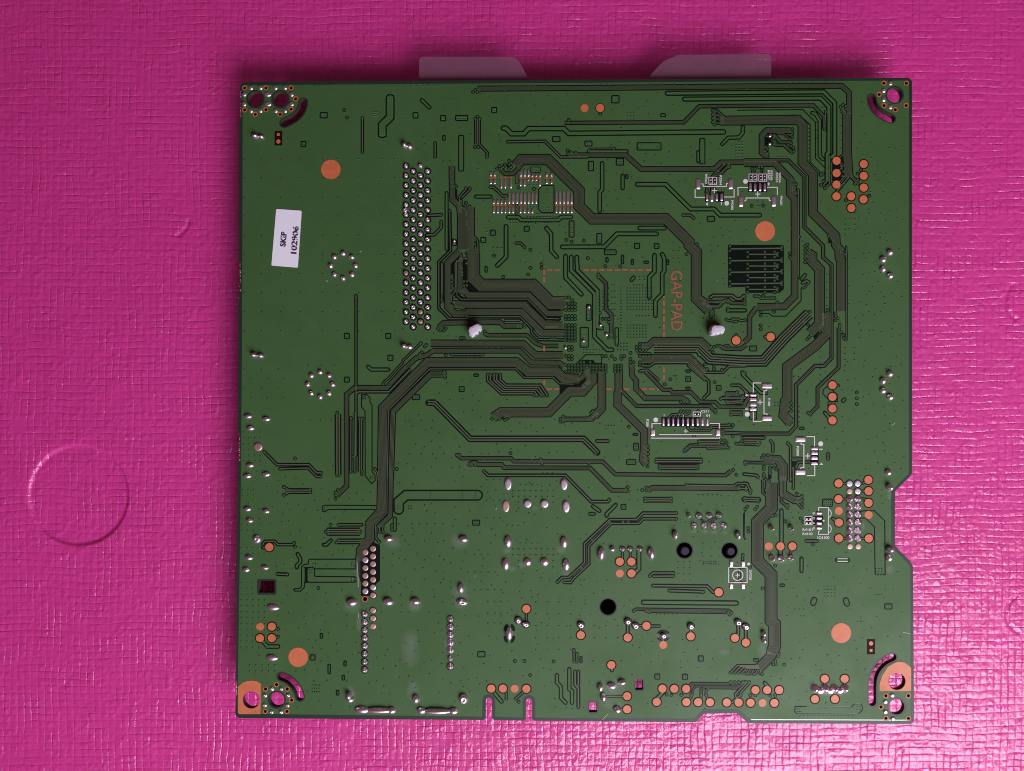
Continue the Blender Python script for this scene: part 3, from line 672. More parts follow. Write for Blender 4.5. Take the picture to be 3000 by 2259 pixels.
def A3():
    tile(680, 1000)
    sj(275, 170, 40, 36, h=70); sj(355, 180, 46, 32, h=50)
    for i in range(8):
        a = 2 * math.pi * i / 8
        sj(1078 + 152 * math.cos(a), 528 + 152 * math.sin(a), 34, me=U_ROUND, h=34)
    box(1363, 430, 1437, 507, 2, 2); box(1893, 163, 1970, 240, 2, 2)
    tr([(1660, 310), (1700, 345), (1905, 345)], 46, 28); dv((1660, 310), (1905, 345))
    B([(2450, 115), (2385, 165), (2245, 205), (2090, 345), (1888, 570), (1497, 566), (1397, 650), (1397, 1766), (1275, 1885)], 58, 5)
    via((1290, 1816), (1263, 1844), (1263, 1876), (1263, 1921), (1840, 525))
    tr([(1508, 637), (1545, 615), (1915, 615), (2167, 352)], 40, 16, ends='ab')
    B([(1830, 1666), (1843, 815), (2385, 258), (3470, 258), (3612, 372), (3962, 372), (4042, 452), (4230, 462)], 118, 10)
    tr([(1893, 1666), (1910, 838), (2412, 336), (3462, 336), (3562, 440), (3917, 440), (3997, 518), (4164, 522)], 34, 9)
    B([(1938, 1666), (1962, 860), (2420, 405), (2600, 405)], 68, 4); via((2585, 370), (2600, 392), (2585, 415), (2600, 442), (1970, 1558), (2010, 1558), (1740, 1555))
    tr([(1740, 1555), (1775, 1600), (1785, 1700)], 26, 9)
    B([(2425, 25), (3550, 28), (3700, 165), (4040, 165)], 84, 7); B([(2440, 115), (3507, 115), (3650, 258), (3990, 262), (4050, 310)], 62, 6)
    via((2305, 20), (2290, 38), (2370, 45), (2350, 65), (2315, 135), (2290, 158))
    tr([(2305, 20), (2190, 135), (2082, 240)], 30, 10); tr([(2082, 260), (1900, 460), (1850, 500)], 30, 10)
    # wide trace and long comb on the left
    Ln([(1580, 655), (1640, 648), (1683, 690), (1683, 745), (1708, 780), (1708, 1590), (1745, 1640), (1745, 1700), (1700, 1735), (1625, 1640), (1622, 850), (1578, 800), (1580, 655)])
    vg(1592, 660, 3, 3, 18, 22); vg(1690, 1650, 2, 2, 20, 22)
    B([(1292, 890), (1295, 1625)], 72, 2); via((1283, 870), (1283, 905), (1275, 1630), (1312, 1630))
    tr([(1450, 935), (1448, 1590)], 34, 11, ends='ab'); tr([(1504, 875), (1498, 1590)], 34, 11, ends='ab'); B([(1570, 945), (1565, 1590)], 58, 2); via((1553, 942), (1590, 942), (1583, 1588), (1580, 1625))
    for x, y in ((197, 918), (420, 950), (228, 1063), (222, 1515), (190, 1645), (420, 1625)): sj(x, y, 50, 32, h=34)
    sj(318, 1288, 54, me=U_DULL, h=16)
    tr([(392, 1348), (548, 1505), (935, 1505), (1035, 1605), (1085, 1605)], 38, 14, ends='ab'); tr([(585, 1555), (930, 1545), (1035, 1650), (1080, 1650)], 36, 12, ends='ab'); via((618, 1555), (768, 1430))
    vg(140, 1110, 4, 6, 69, 70); vg(148, 340, 3, 2, 210, 235); vg(235, 456, 3, 2, 200, 235); vg(935, 295, 3, 1, 158); vg(955, 962, 5, 1, 130)
def B3():
    tile(1180, 1000)
    tr([(595, 163), (975, 163)], 36, 12, ends='ab'); via((525, 168)); box(862, 392, 932, 436, 2, 1); box(682, 545, 756, 620, 2, 2); box(110, 645, 213, 718, 3, 2)
    for i in range(5):
        x = (1035, 1068, 1115, 1147, 1190)[i]; e = (1608, 1640, 1688, 1720, 1765)[i]; d = (0, -26, -52, -78, -104)[i]
        tr([(x, 410), (x, 470 + (4 - i) * 3), (1205 + i * 14, 640 + d), (1585 + i * 24, 640 + d), (e, 660)], 38, 13)
    via(*[(x, 405) for x in (1035, 1068, 1115, 1147, 1190)], *[(x, 662) for x in (1608, 1640, 1688, 1720, 1765)])
    B([(1100, 930), (1200, 866), (1780, 866), (2035, 612), (2195, 612), (2312, 480), (2312, 395)], 116, 10)
    drect(1195, 880, 1260, 945); via((1090, 945), (1138, 945), (1185, 945), (1115, 918), (1162, 918), (1245, 920), (1270, 912), (1300, 920), (1245, 958), (1272, 945))
    dark([(1912, 530), (2090, 545), (2200, 540), (2110, 560), (2015, 570), (1912, 648)])
    dark([(2082, 525), (2190, 470), (2230, 430), (2230, 470), (2170, 548), (2082, 552)])
    tr([(315, 750), (388, 750), (822, 1190), (2205, 1190), (2372, 1355)], 72, 1 + 9, n=2); via((315, 733), (315, 765), (2380, 1345), (2355, 1368))
    B([(660, 1387), (715, 1427), (1320, 1427), (1355, 1464), (2437, 1468), (2592, 1622), (3937, 1634), (4005, 1580)], 44, 3); via((657, 1387), (693, 1387), (1685, 1440), (1697, 1488), (2270, 1490), (4030, 1568), (4000, 1590))
    B([(805, 1505), (850, 1480), (890, 1480), (920, 1503), (1205, 1503), (1240, 1542), (2285, 1546), (2552, 1818), (2730, 1818)], 48, 3); via((810, 1508), (847, 1508), (882, 1508), (2745, 1780), (2720, 1805), (2745, 1832))
    tr([(990, 1585), (1040, 1635), (1985, 1635), (2297, 1956), (2500, 1956), (2520, 1930)], 40, 14, ends='ab'); via((1315, 1365))
    for y in (90, 503): cu(1712, y - 32, 1736, y + 32)
    for x in (1783, 1878): cu(x - 33, 571, x + 33, 592)
    via((1925, 945), (1958, 918), (1922, 980), (1958, 980)); B([(1940, 950), (2260, 950), (2380, 880)], 54, 4)
    sj(1985, 80, 22, h=26); via(*[(x, y) for x in (1988, 2025, 2062) for y in (180, 293, 368)], (2025, 70), (2062, 70), (2025, 105), (2062, 105), (2025, 218), (2062, 218), (2025, 330), (2062, 330))
    vg(85, 968, 3, 1, 140); vg(85, 1373, 4, 1, 140); vg(1025, 68, 3, 1, 70); vg(785, 183, 3, 1, 55); vg(1705, 1602, 3, 1, 60)
def C3():
    tile(1680, 1000)
    Ln([(40, 270), (150, 165), (345, 165), (345, 270), (262, 270), (240, 235), (120, 232), (60, 290)]); dark([(60, 275), (130, 235), (235, 240), (265, 275)])
    via(*[(17 + 37.7 * i, y) for i in range(11) for y in (295, 332, 370) if not (i in (4,) and y > 300)], (90, 255), (130, 255), (205, 255), (355, 182), (395, 182), (468, 182), (507, 218), (585, 182), (622, 182), (585, 215), (697, 143), (695, 215))
    B([(346, 380), (346, 815), (255, 915)], 98, 8); B([(300, 870), (225, 950), (-140, 950)], 52, 4); via((215, 872), (238, 848), (215, 945))
    B([(60, 480), (150, 400), (175, 330)], 60, 5); B([(175, 350), (180, 500), (110, 560)], 70, 6)
    via(*[(x, y) for x in (507, 545, 583) for y in (295, 332, 370)])
    B([(552, 385), (552, 600), (538, 640), (538, 775), (862, 1095), (862, 1290), (850, 1450), (890, 1500)], 92, 8)
    B([(575, 590), (770, 790), (1662, 790), (1735, 862)], 40, 3); via((1735, 835), (1735, 870)); via((910, 1280), (910, 1325), (910, 1375), (905, 1430), (905, 1480), (905, 1527))
    for y in (1325, 1375, 1430, 1480): tr([(850, y - 45), (900, y)], 28, 10)
    B([(708, 290), (716, 420), (766, 480), (766, 580), (876, 695), (1325, 695), (1400, 735)], 62, 5); via((695, 255), (735, 255), (695, 292)); via(*[(x, 740) for x in (1312, 1348, 1382, 1415)])
    B([(880, 372), (1095, 592), (1182, 592), (1207, 622), (1432, 622), (1547, 738), (1730, 742), (1782, 796), (2100, 800)], 44, 3); tr([(820, 355), (905, 350), (1030, 465)], 30, 11, ends='b'); via((810, 370), (848, 370), (885, 370))
    B([(830, 60), (905, 60), (985, -12), (1555, -12), (1660, 90)], 74, 6)
    for y in (30, 68, 105, 182, 257, 295): via(*[(x, y) for x in ((810, 850, 885) if y < 290 else (810, 850))])
    via((770, 68), (770, 105), (1008, 40), (1505, 105), (925, 182), (925, 257), (1530, 170)); tr([(770, 110), (800, 150), (940, 150)], 26, 9)
    B([(830, 222), (930, 222), (975, 212), (1420, 212), (1570, 360), (1610, 385)], 98, 8); tr([(850, 300), (930, 300), (990, 260), (1385, 258), (1650, 488), (1650, 632), (1590, 692)], 40, 12, ends='b')
    tr([(1400, 300), (1595, 465)], 30, 10, ends='b')
    tr([(1560, 340), (1605, 378), (1822, 378), (1900, 302), (2100, 300)], 36, 12); via((1680, 70), (1715, 68), (1660, 90), (1662, 130), (1700, 128), (1755, 55), (1790, 55), (1855, 55), (1890, 55), (1718, 175), (1700, 202), (1815, 232), (1490, 230), (1490, 262), (1600, 283), (1632, 338), (1712, 305), (1715, 340), (1812, 348))
    B([(1800, 70), (1860, 92), (2040, 92), (2110, 40)], 46, 3)
    for x in (432, 647, 862, 955): cu(x - 33, 573, x + 33, 594)
    cu(1018, 575, 1042, 592)
    for y in (348, 440): cu(1090, y - 31, 1114, y + 31)
    via((1182, 463), (1115, 525), (1723, 500), (677, 1042), (1943, 1155), (1988, 1628), (1470, 1152)); box(1363, 427, 1436, 498, 2, 2); box(1735, 533, 1808, 603, 2, 2); box(1362, 343, 1435, 385, 2, 1); box(1362, 552, 1432, 592, 2, 1)
    box(728, 1237, 800, 1335, 2, 3); box(640, 1437, 768, 1508, 4, 2); box(720, 1117, 792, 1158, 2, 1); tr([(285, 1217), (420, 1217)], 42, 16, ends='ab')
    # ten-pin connector
    drect(1072, 925, 1538, 1040)
    for x in (1097, 1157, 1215, 1275, 1335, 1393, 1452, 1512, 1572, 1632): spad(x, 982, 26, 98)
    spad(968, 1112, 58, 88); spad(1763, 1112, 58, 88)
    for p in ([(1072, 1003), (957, 1003), (957, 1065)], [(1662, 1003), (1779, 1003), (1779, 1065)], [(957, 1168), (957, 1181), (1781, 1181), (1781, 1168)], [(1045, 1137), (1692, 1137)]): silk(p, 11)
    silk([(1105, 885), (1105, 915)], 8); silk([(1338, 900), (1338, 922)], 8)
    plus(1370, 1095, 25, 9); sdisc(1003, 958, 29); text('P200', 902, 997, 92, 30, -90); text('C211', 1602, 853, 92, 30); text('10', 1640, 905, 46, 30, 180)
    drect(1460, 865, 1546, 912)
    for a, b in (((1459, 862), (1549, 862)), ((1459, 912), (1549, 912)), ((1460, 862), (1460, 912)), ((1548, 862), (1548, 912))): silk([a, b], 9)
    spad(1482, 887, 20, 18, 2); spad(1522, 887, 20, 18, 2)
    via(*[(x, 855) for x in (1312, 1348, 1382, 1415)], (1520, 850)); 
    for i in range(4): tr([(1312 + i * 35, 862), (1275 + i * 38, 890), (1205 + i * 48, 892), (1160 + i * 58, 935)], 26, 9)
    tr([(1395, 1055), (1425, 1085), (1660, 1085), (1692, 1052), (1935, 1048)], 30, 10); tr([(1498, 1058), (1660, 1060), (1690, 1027), (1900, 1022)], 30, 10); via((1395, 1055), (1498, 1058), (1900, 1018), (1945, 1022))
    via((1820, 1090), (1820, 1130))
    B([(1000, 1455), (1570, 1455)], 66, 2); B([(1045, 1535), (1520, 1535)], 66, 2); drect(1040, 1478, 1530, 1508); via((1010, 1440), (1010, 1475), (1558, 1445), (1558, 1475), (1050, 1515), (1050, 1550), (1515, 1515), (1515, 1550))
    B([(1860, 643), (2010, 643)], 60, 2); B([(1800, 690), (2090, 690)], 44, 2); B([(1860, 745), (2060, 738)], 58, 2); B([(1925, 876), (2048, 876)], 62, 2)
    via((1865, 635), (1890, 660), (2000, 620), (2010, 658), (1865, 680), (1795, 703), (1865, 730), (1888, 752), (2058, 715), (2000, 728), (2060, 752), (1923, 858), (1923, 895), (2045, 858), (2045, 895), (2065, 665))
    B([(1535, 1232), (1785, 1232)], 62, 2); via((1530, 1222), (1555, 1247), (1780, 1232), (1790, 1205)); B([(1360, 1330), (1430, 1272), (1870, 1272)], 46, 2); tr([(1640, 1305), (1890, 1298)], 32, 11, ends='ab'); via((1378, 1305), (1353, 1342), (1840, 1210), (1868, 1235), (1865, 1272))
    via((1985, 1248), (2040, 1240), (2060, 1180), (2060, 1215)); tr([(1985, 1250), (2250, 1262)], 34, 11)
    tr([(1935, 537), (2025, 537), (2120, 625)], 38, 14, ends='a'); tr([(2060, 380), (2070, 410), (2285, 630), (2350, 632)], 46, 26, ends='a')
    vg(128, 103, 7, 1, 38); vg(128, 140, 4, 1, 38); vg(540, 28, 4, 3, 38); vg(1225, 423, 2, 1, 27); vg(390, 1027, 4, 1, 36)
def D3():
    tile(2180, 1000)
    box(58, 50, 160, 125, 3, 2); box(58, 845, 160, 958, 2, 3)
    for p in ((1077, 535), (1077, 678), (1077, 820), (1077, 965)): pad(*p)
    Ln([(1020, 545), (965, 590), (960, 640), (1040, 722)]); Ln([(1075, 595), (1135, 650), (1138, 735), (1025, 738), (1022, 790)]); tr([(985, 872), (1035, 930)], 44, 26); via((1148, 540)); dv((985, 575), (1070, 760), (1110, 760), (985, 872))
    drect(58, 625, 160, 735); drect(58, 800, 160, 855)
    for y in (655, 712, 775, 828): spad(108, y, 90, 36)
    spad(277, 543, 126, 62); spad(277, 940, 126, 62); spad(685, 1197, 128, 62); spad(685, 1595, 128, 62)
    drect(808, 1335, 910, 1512)
    for y in (1308, 1365, 1425, 1490): spad(855, y, 90, 36)
    for p in ([(207, 508), (110, 508), (110, 625)], [(112, 858), (112, 977), (212, 977)], [(275, 588), (272, 602), (241, 605), (241, 884), (277, 886), (279, 900)],
              [(760, 1162), (857, 1162), (857, 1285)], [(860, 1512), (860, 1638), (762, 1638)], [(690, 1238), (693, 1253), (727, 1256), (727, 1540), (692, 1542), (690, 1556)]): silk(p, 11)
    plus(193, 742, 32, 10); plus(775, 1398, 32, 10); sdisc(37, 890, 30); sdisc(933, 1250, 30)
    text('P100', 303, 742, 92, 30, -90); text('P3000', 652, 1338, 118, 30, -90); text('4', 32, 655, 30, 40, -90); text('1', 30, 826, 12, 40, -90); text('1', 935, 1316, 12, 40, -90); text('4', 940, 1494, 30, 40, -90)
    via((1375, 625), (1375, 695), (1375, 768), (270, 632), (15, 605), (10, 390)); tr([(1205, 728), (1225, 708)], 44, 26); box(665, 1040, 738, 1085, 2, 1)
    tr([(10, 600), (20, 660)], 30, 10); B([(0, 790), (30, 720), (60, 690)], 46, 2)
    tr([(325, 1218), (350, 1250), (350, 1345)], 38, 14, ends='ab'); tr([(1025, 1372), (1025, 1435)], 40, 14, ends='ab'); tr([(530, 1242), (566, 1282), (566, 1700)], 38, 14, ends='a')
    tr([(0, 1175), (240, 1178)], 44, 14, ends='b'); B([(0, 1230), (190, 1232)], 84, 3); via((170, 1215), (170, 1262), (190, 1240))
    B([(300, 1415), (430, 1425), (498, 1510), (498, 1700)], 60, 5); B([(230, 1435), (400, 1460), (450, 1530), (450, 1700)], 70, 6); B([(0, 1478), (370, 1482)], 36, 2); via((215, 1418), (240, 1390), (262, 1415), (288, 1390), (10, 1470), (15, 1498))
    drect(290, 1600, 335, 1680); via((240, 1530), (240, 1562), (240, 1620), (240, 1648), (315, 1540), (315, 1575), (362, 1540), (408, 1540), (390, 1565), (315, 1612))
    tr([(580, 1425), (700, 1425)], 26, 10); tr([(800, 1472), (660, 1475), (635, 1530)], 36, 12, ends='b'); dark([(580, 1462), (640, 1462), (640, 1560), (580, 1560)]); tr([(598, 1545), (600, 1720), (600, 1790)], 34, 12, ends='ab')
    tr([(0, 1620), (150, 1635), (170, 1660)], 40, 14, ends='b')
    sj(1755, 1600, 42, h=46)
    vg(930, 50, 1, 7, 0, 72); vg(1230, 80, 1, 4, 0, 72); vg(1345, 80, 1, 3, 0, 72); vg(672, 800, 1, 5, 0, 62); vg(605, 432, 2, 1, 62); vg(375, 745, 2, 2, 38)
def A4():
    tile(680, 1400)
    rhole(328, 1257, 518, 1402, 24); pad(455, 845, 50); tr([(378, 850), (420, 848)], 44, 24); dv((378, 850))
    for x, y in ((190, 382), (418, 408), (218, 522), (210, 975), (175, 1120), (405, 1095)): sj(x, y, 47, 31, h=34)
    sj(308, 748, 52, me=U_DIM, h=40); sj(500, 1582, 76, 42, h=34); sj(490, 2195, 76, 40, h=34)
    B([(650, 162), (700, 162), (955, 162)], 62, 2); via((632, 110), (632, 208), (955, 143), (955, 178)); tr([(632, 110), (700, 148)], 32, 11); tr([(632, 208), (700, 176)], 32, 11)
    Ln([(1755, 338), (1125, 334), (1102, 348), (1102, 405), (1130, 416), (1172, 386), (1740, 388)]); dv((1130, 370), (1130, 392), (1710, 360), (1735, 362))
    B([(1830, 0), (1822, 400), (1680, 560), (1680, 745), (1575, 880), (1562, 1010)], 114, 10); B([(1938, 0), (1930, 462), (1778, 605)], 60, 4); tr([(1893, 0), (1888, 425), (1748, 575), (1748, 640)], 26, 8); tr([(1755, 600), (1755, 735), (1795, 780)], 34, 11, ends='b')
    dark([(1530, 870), (1640, 790), (1715, 780), (1805, 820), (1805, 1250), (1752, 1300), (1690, 1440), (1570, 1440), (1575, 1290), (1530, 1150)])
    for y in (907, 1002, 1097, 1193, 1287, 1382): flat(1625, y, 37, dull=y not in (1002, 1382), rg=8)
    for y in (862, 957, 1050, 1145, 1240, 1335, 1432, 1615, 1711, 1808): flat(1718, y, 37, dull=y not in (1335,), rg=8 if y < 1800 else 0)
    px, py = T((1622, 1478)); hole(1622, 1478, 27, 12); RIMS.append((px, py, 1))
    for y in (1662, 1760, 1859, 1954, 2050, 2147, 2245, 2342): sj(1617, y, 38, me=U_PIN, h=48, rg=9)
    sj(1465, 1517, 66, 50, h=60); sj(1908, 1510, 64, 48, h=60); sj(1912, 742, 56, 40, h=56)
    fluxpatch(1960, 790, 110, 90, 1); fluxpatch(1460, 1570, 110, 90, 2); fluxpatch(1540, 1120, 40, 170, 3); fluxpatch(1560, 1780, 50, 120, 4)
    tr([(1298, 573), (1580, 573)], 38, 13, ends='a'); via((1203, 573)); B([(1160, 657), (1560, 657)], 92, 3); via((1168, 633), (1143, 657), (1168, 682), (1543, 633), (1567, 657), (1543, 682)); B([(1285, 775), (1585, 775)], 62, 2); via((1298, 762), (1270, 787), (1590, 762), (1565, 787))
    tr([(1118, 816), (1150, 816), (1205, 762)], 44, 24); tr([(800, 930), (832, 985), (832, 1030), (790, 1070), (790, 1092)], 46, 26); dv((800, 930), (790, 1090), (1118, 816), (1203, 762))
    Ln([(1515, 1000), (1505, 993), (945, 993), (935, 1005), (932, 1045), (915, 1055), (880, 1058), (848, 1090), (848, 1320), (825, 1350), (765, 1352), (752, 1366), (765, 1382), (835, 1382), (882, 1335), (885, 1275)])
    Ln([(885, 1095), (990, 1092), (1005, 1110), (1508, 1112), (1513, 1000)]); Ln([(1005, 1112), (1005, 1195), (1020, 1203), (1500, 1207), (1512, 1218), (1512, 1262), (1500, 1273), (890, 1275)]); dark([(885, 1090), (990, 1090), (930, 1105), (922, 1120), (922, 1250), (935, 1270), (885, 1278)])
    vg(990, 1050, 2, 2, 32); vg(945, 1125, 2, 2, 32); vg(1460, 1042, 2, 2, 30); vg(1462, 1225, 2, 2, 30); dv((765, 1366))
    tr([(555, 1172), (672, 1178)], 44, 14, ends='ab'); tr([(375, 805), (402, 774), (520, 774), (558, 815), (740, 815), (760, 790)], 36, 13, ends='ab'); via((768, 840), (1053, 1345))
    tr([(1985, 497), (1985, 635)], 44, 26); tr([(1950, 577), (1950, 635)], 34, 11, ends='ab'); tr([(1800, 590), (1800, 660)], 32, 10, ends='ab'); tr([(1838, 590), (1838, 660)], 32, 10, ends='ab')
    vg(128, 145, 3, 2, 70); vg(125, 500, 4, 3, 70, 70); vg(120, 855, 5, 2, 69); vg(113, 1280, 3, 3, 71, 72); vg(113, 1490, 5, 9, 71, 72); vg(550, 998, 1, 3, 0, 46)
    tr([(2032, 385), (2032, 290), (2122, 212), (2995, 212)], 128, 100); vg(1990, 345, 3, 2, 30); dv(*[(2082 + x, y) for x in (337, 727, 888) for y in (182, 210, 238)])
def B4():
    tile(1180, 1400)
    box(845, 510, 945, 585, 3, 2); 
    for x, y in ((1285, 75), (1967, 80), (1993, 350)): sj(x, y, 46, 73, h=22, me=U_FLAT, rot=0)
    sj(1258, 345, 46, 73, h=16, me=U_DULL, rot=0)
    for x, y in ((1285, 780), (1967, 787), (1257, 1055), (1993, 1062)): sj(x, y, 46, 73, h=50, rot=0)
    for x, y in ((1523, 315), (1730, 315)): sj(x, y, 51, h=24, me=U_FLAT)
    for x, y in ((1523, 1027), (1730, 1027)): sj(x, y, 51, h=40)
    fluxpatch(1275, 890, 60, 40, 11); fluxpatch(1930, 885, 65, 45, 12); fluxpatch(1340, 1120, 50, 40, 13); fluxpatch(1450, 1060, 55, 50, 14); fluxpatch(1610, 370, 35, 28, 15); fluxpatch(1980, 1170, 60, 40, 16); fluxpatch(690, 780, 115, 115, 17); fluxpatch(700, 1440, 115, 190, 18); fluxpatch(140, 1570, 110, 90, 19); fluxpatch(885, 1200, 22, 22, 20)
    sj(742, 747, 60, 42, h=56); sj(712, 1345, 42, 62, h=56); sj(727, 1515, 68, 40, h=50, me=U_DIM); sj(157, 1505, 62, 42, h=56)
    vg(1343, 157, 8, 2, 70.5, 71); vg(1435, 83, 4, 1, 70); vg(1343, 868, 8, 2, 70.5, 71); vg(1435, 798, 4, 1, 70); vg(1023, 25, 3, 1, 83); vg(1023, 274, 3, 1, 83); vg(1023, 486, 3, 1, 83); vg(877, 937, 3, 1, 83); vg(793, 1152, 5, 1, 84); vg(875, 1365, 5, 1, 82); vg(1040, 1510, 3, 1, 80); vg(1040, 1655, 3, 1, 80); vg(75, 345, 2, 2, 30); vg(112, 560, 5, 1, 94); vg(30, 767, 3, 3, 235); vg(1273, 580, 3, 1, 70); vg(1413, 298, 1, 2, 0, 72); vg(1835, 298, 1, 1, 0); vg(1413, 1010, 1, 2, 0, 72); vg(1835, 1012, 1, 2, 0, 72)
def C4():
    tile(1680, 1400)
    hole(1355, 885, 95, 14); hole(1905, 890, 95, 14); hole(422, 1575, 97, 13)
    for p in ((565, 1022), (707, 1022), (707, 1165)): pad(*p)
    pad(565, 1165, 48, 0); pad(1772, 1395, 50)
    for x, y in ((1530, 462), (1655, 462), (1470, 583), (1595, 583), (1712, 585), (1838, 583)): sj(x, y, 38, me=U_PIN, h=52, rg=6)
    sj(1405, 460, 30, 36, h=60, me=U_PIN); sj(1775, 455, 38, me=U_PIN, h=70, rg=6)
    sj(1240, 697, 36, 56, h=70); sj(2005, 702, 36, 50, h=70); sj(338, 922, 42, 80, h=64); sj(948, 920, 44, 76, h=64); sj(475, 868, 30, 36, h=50)
    for x in (597, 690, 810): sj(x, 868, 33, me=U_PIN, h=44, rg=8)
    fluxpatch(1480, 650, 40, 28, 21); fluxpatch(1600, 655, 40, 28, 22); fluxpatch(1720, 660, 40, 28, 23); fluxpatch(1845, 660, 40, 28, 24); fluxpatch(345, 950, 58, 70, 25); fluxpatch(950, 950, 55, 65, 26)
    tr([(597, 900), (597, 985)], 30, 12); tr([(693, 900), (693, 980)], 30, 12); tr([(798, 895), (798, 1110), (748, 1160)], 56, 38)
    tr([(1620, 540), (1700, 500), (1745, 480)], 20, 7); tr([(1560, 510), (1620, 550), (1740, 500)], 18, 6)
    tr([(1255, 430), (848, 430), (768, 510), (445, 510), (135, 805), (135, 1035), (0, 1165), (-60, 1215), (-140, 1215), (-195, 1270)], 38, 13, ends='ab')
    tr([(1255, 500), (852, 500), (795, 555), (460, 555), (187, 832), (187, 1052), (0, 1228), (-35, 1278), (-112, 1275)], 38, 13, ends='ab'); tr([(450, 533), (162, 820), (162, 1045), (0, 1195)], 16, 6); via((440, 540), (605, 535), (668, 535), (230, 755), (98, 1102))
    B([(870, 268), (1190, 268)], 62, 2); via((873, 250), (873, 285), (1190, 250), (1190, 288)); B([(905, 150), (965, 120), (1450, 122), (2018, 128)], 60, 4); via((890, 118), (890, 155), (925, 155), (838, 150), (2018, 105), (2018, 138)); tr([(1380, 90), (1960, 98), (2000, 68), (2100, 68)], 34, 11, ends='a'); tr([(2018, 128), (2120, 130)], 44, 12)
    tr([(240, 348), (315, 402)], 48, 28); tr([(515, 330), (405, 440), (405, 462)], 48, 28); tr([(203, 440), (252, 440)], 42, 16, ends='ab'); box(573, 317, 647, 392, 2, 2); dv((240, 348), (315, 402), (515, 330), (405, 462))
    tr([(930, 1197), (972, 1160), (1220, 1160)], 38, 14, ends='ab'); tr([(980, 1199), (1215, 1197)], 38, 14, ends='ab'); tr([(970, 1315), (1630, 1322), (1705, 1395)], 42, 16, ends='a'); tr([(1170, 1375), (1585, 1390)], 42, 16, ends='ab')
    tr([(855, 1518), (1985, 1528)], 60, 38); dv((855, 1518), (1985, 1528)); B([(760, 1602), (1890, 1616), (1920, 1635)], 34, 2); tr([(735, 1622), (765, 1600)], 32, 11, ends='a'); B([(900, 1632), (950, 1625), (1860, 1638)], 40, 3); via((890, 1625), (925, 1635), (1885, 1645), (1928, 1645), (1905, 1668))
    # tact switch footprint
    drect(1900, 1085, 1955, 1110); drect(2040, 1085, 2095, 1110); drect(1900, 1265, 1955, 1290); drect(2040, 1265, 2095, 1290)
    for x in (1925, 2068):
        for y in (1046, 1320): spad(x, y, 46, 72)
        cu(x - 22, 1285, x + 22, 1297)
    for a, b in (((1892, 1093), (1892, 1278)), ((2117, 1093), (2117, 1278)), ((1892, 1093), (2117, 1093)), ((1892, 1277), (2117, 1277))): silk([a, b], 10)
    silk([(2003 + 63 * math.cos(t), 1186 + 63 * math.sin(t)) for t in np.linspace(0, 2 * math.pi, 33)], 10, 'silkscreen_circle'); plus(2003, 1186, 26, 10)
    tr([(2025, 1110), (2025, 1265)], 24, 8); tr([(2065, 940), (2065, 1000)], 32, 11, ends='a'); B([(2065, 260), (2085, 260)], 40, 2); Ln([(2100, 400), (2075, 440), (2075, 720), (2100, 750)])
    text('SW200', 2157, 1185, 118, 32, -90); sdisc(2137, 1050, 18); via((2155, 1085))
    vg(1525, 208, 5, 1, 57); vg(1590, 1022, 6, 2, 30, 24); vg(1585, 862, 3, 3, 97, 98); vg(1275, 1028, 3, 3, 72, 73); vg(145, 1447, 1, 3, 0, 48); vg(88, 1245, 2, 1, 45)
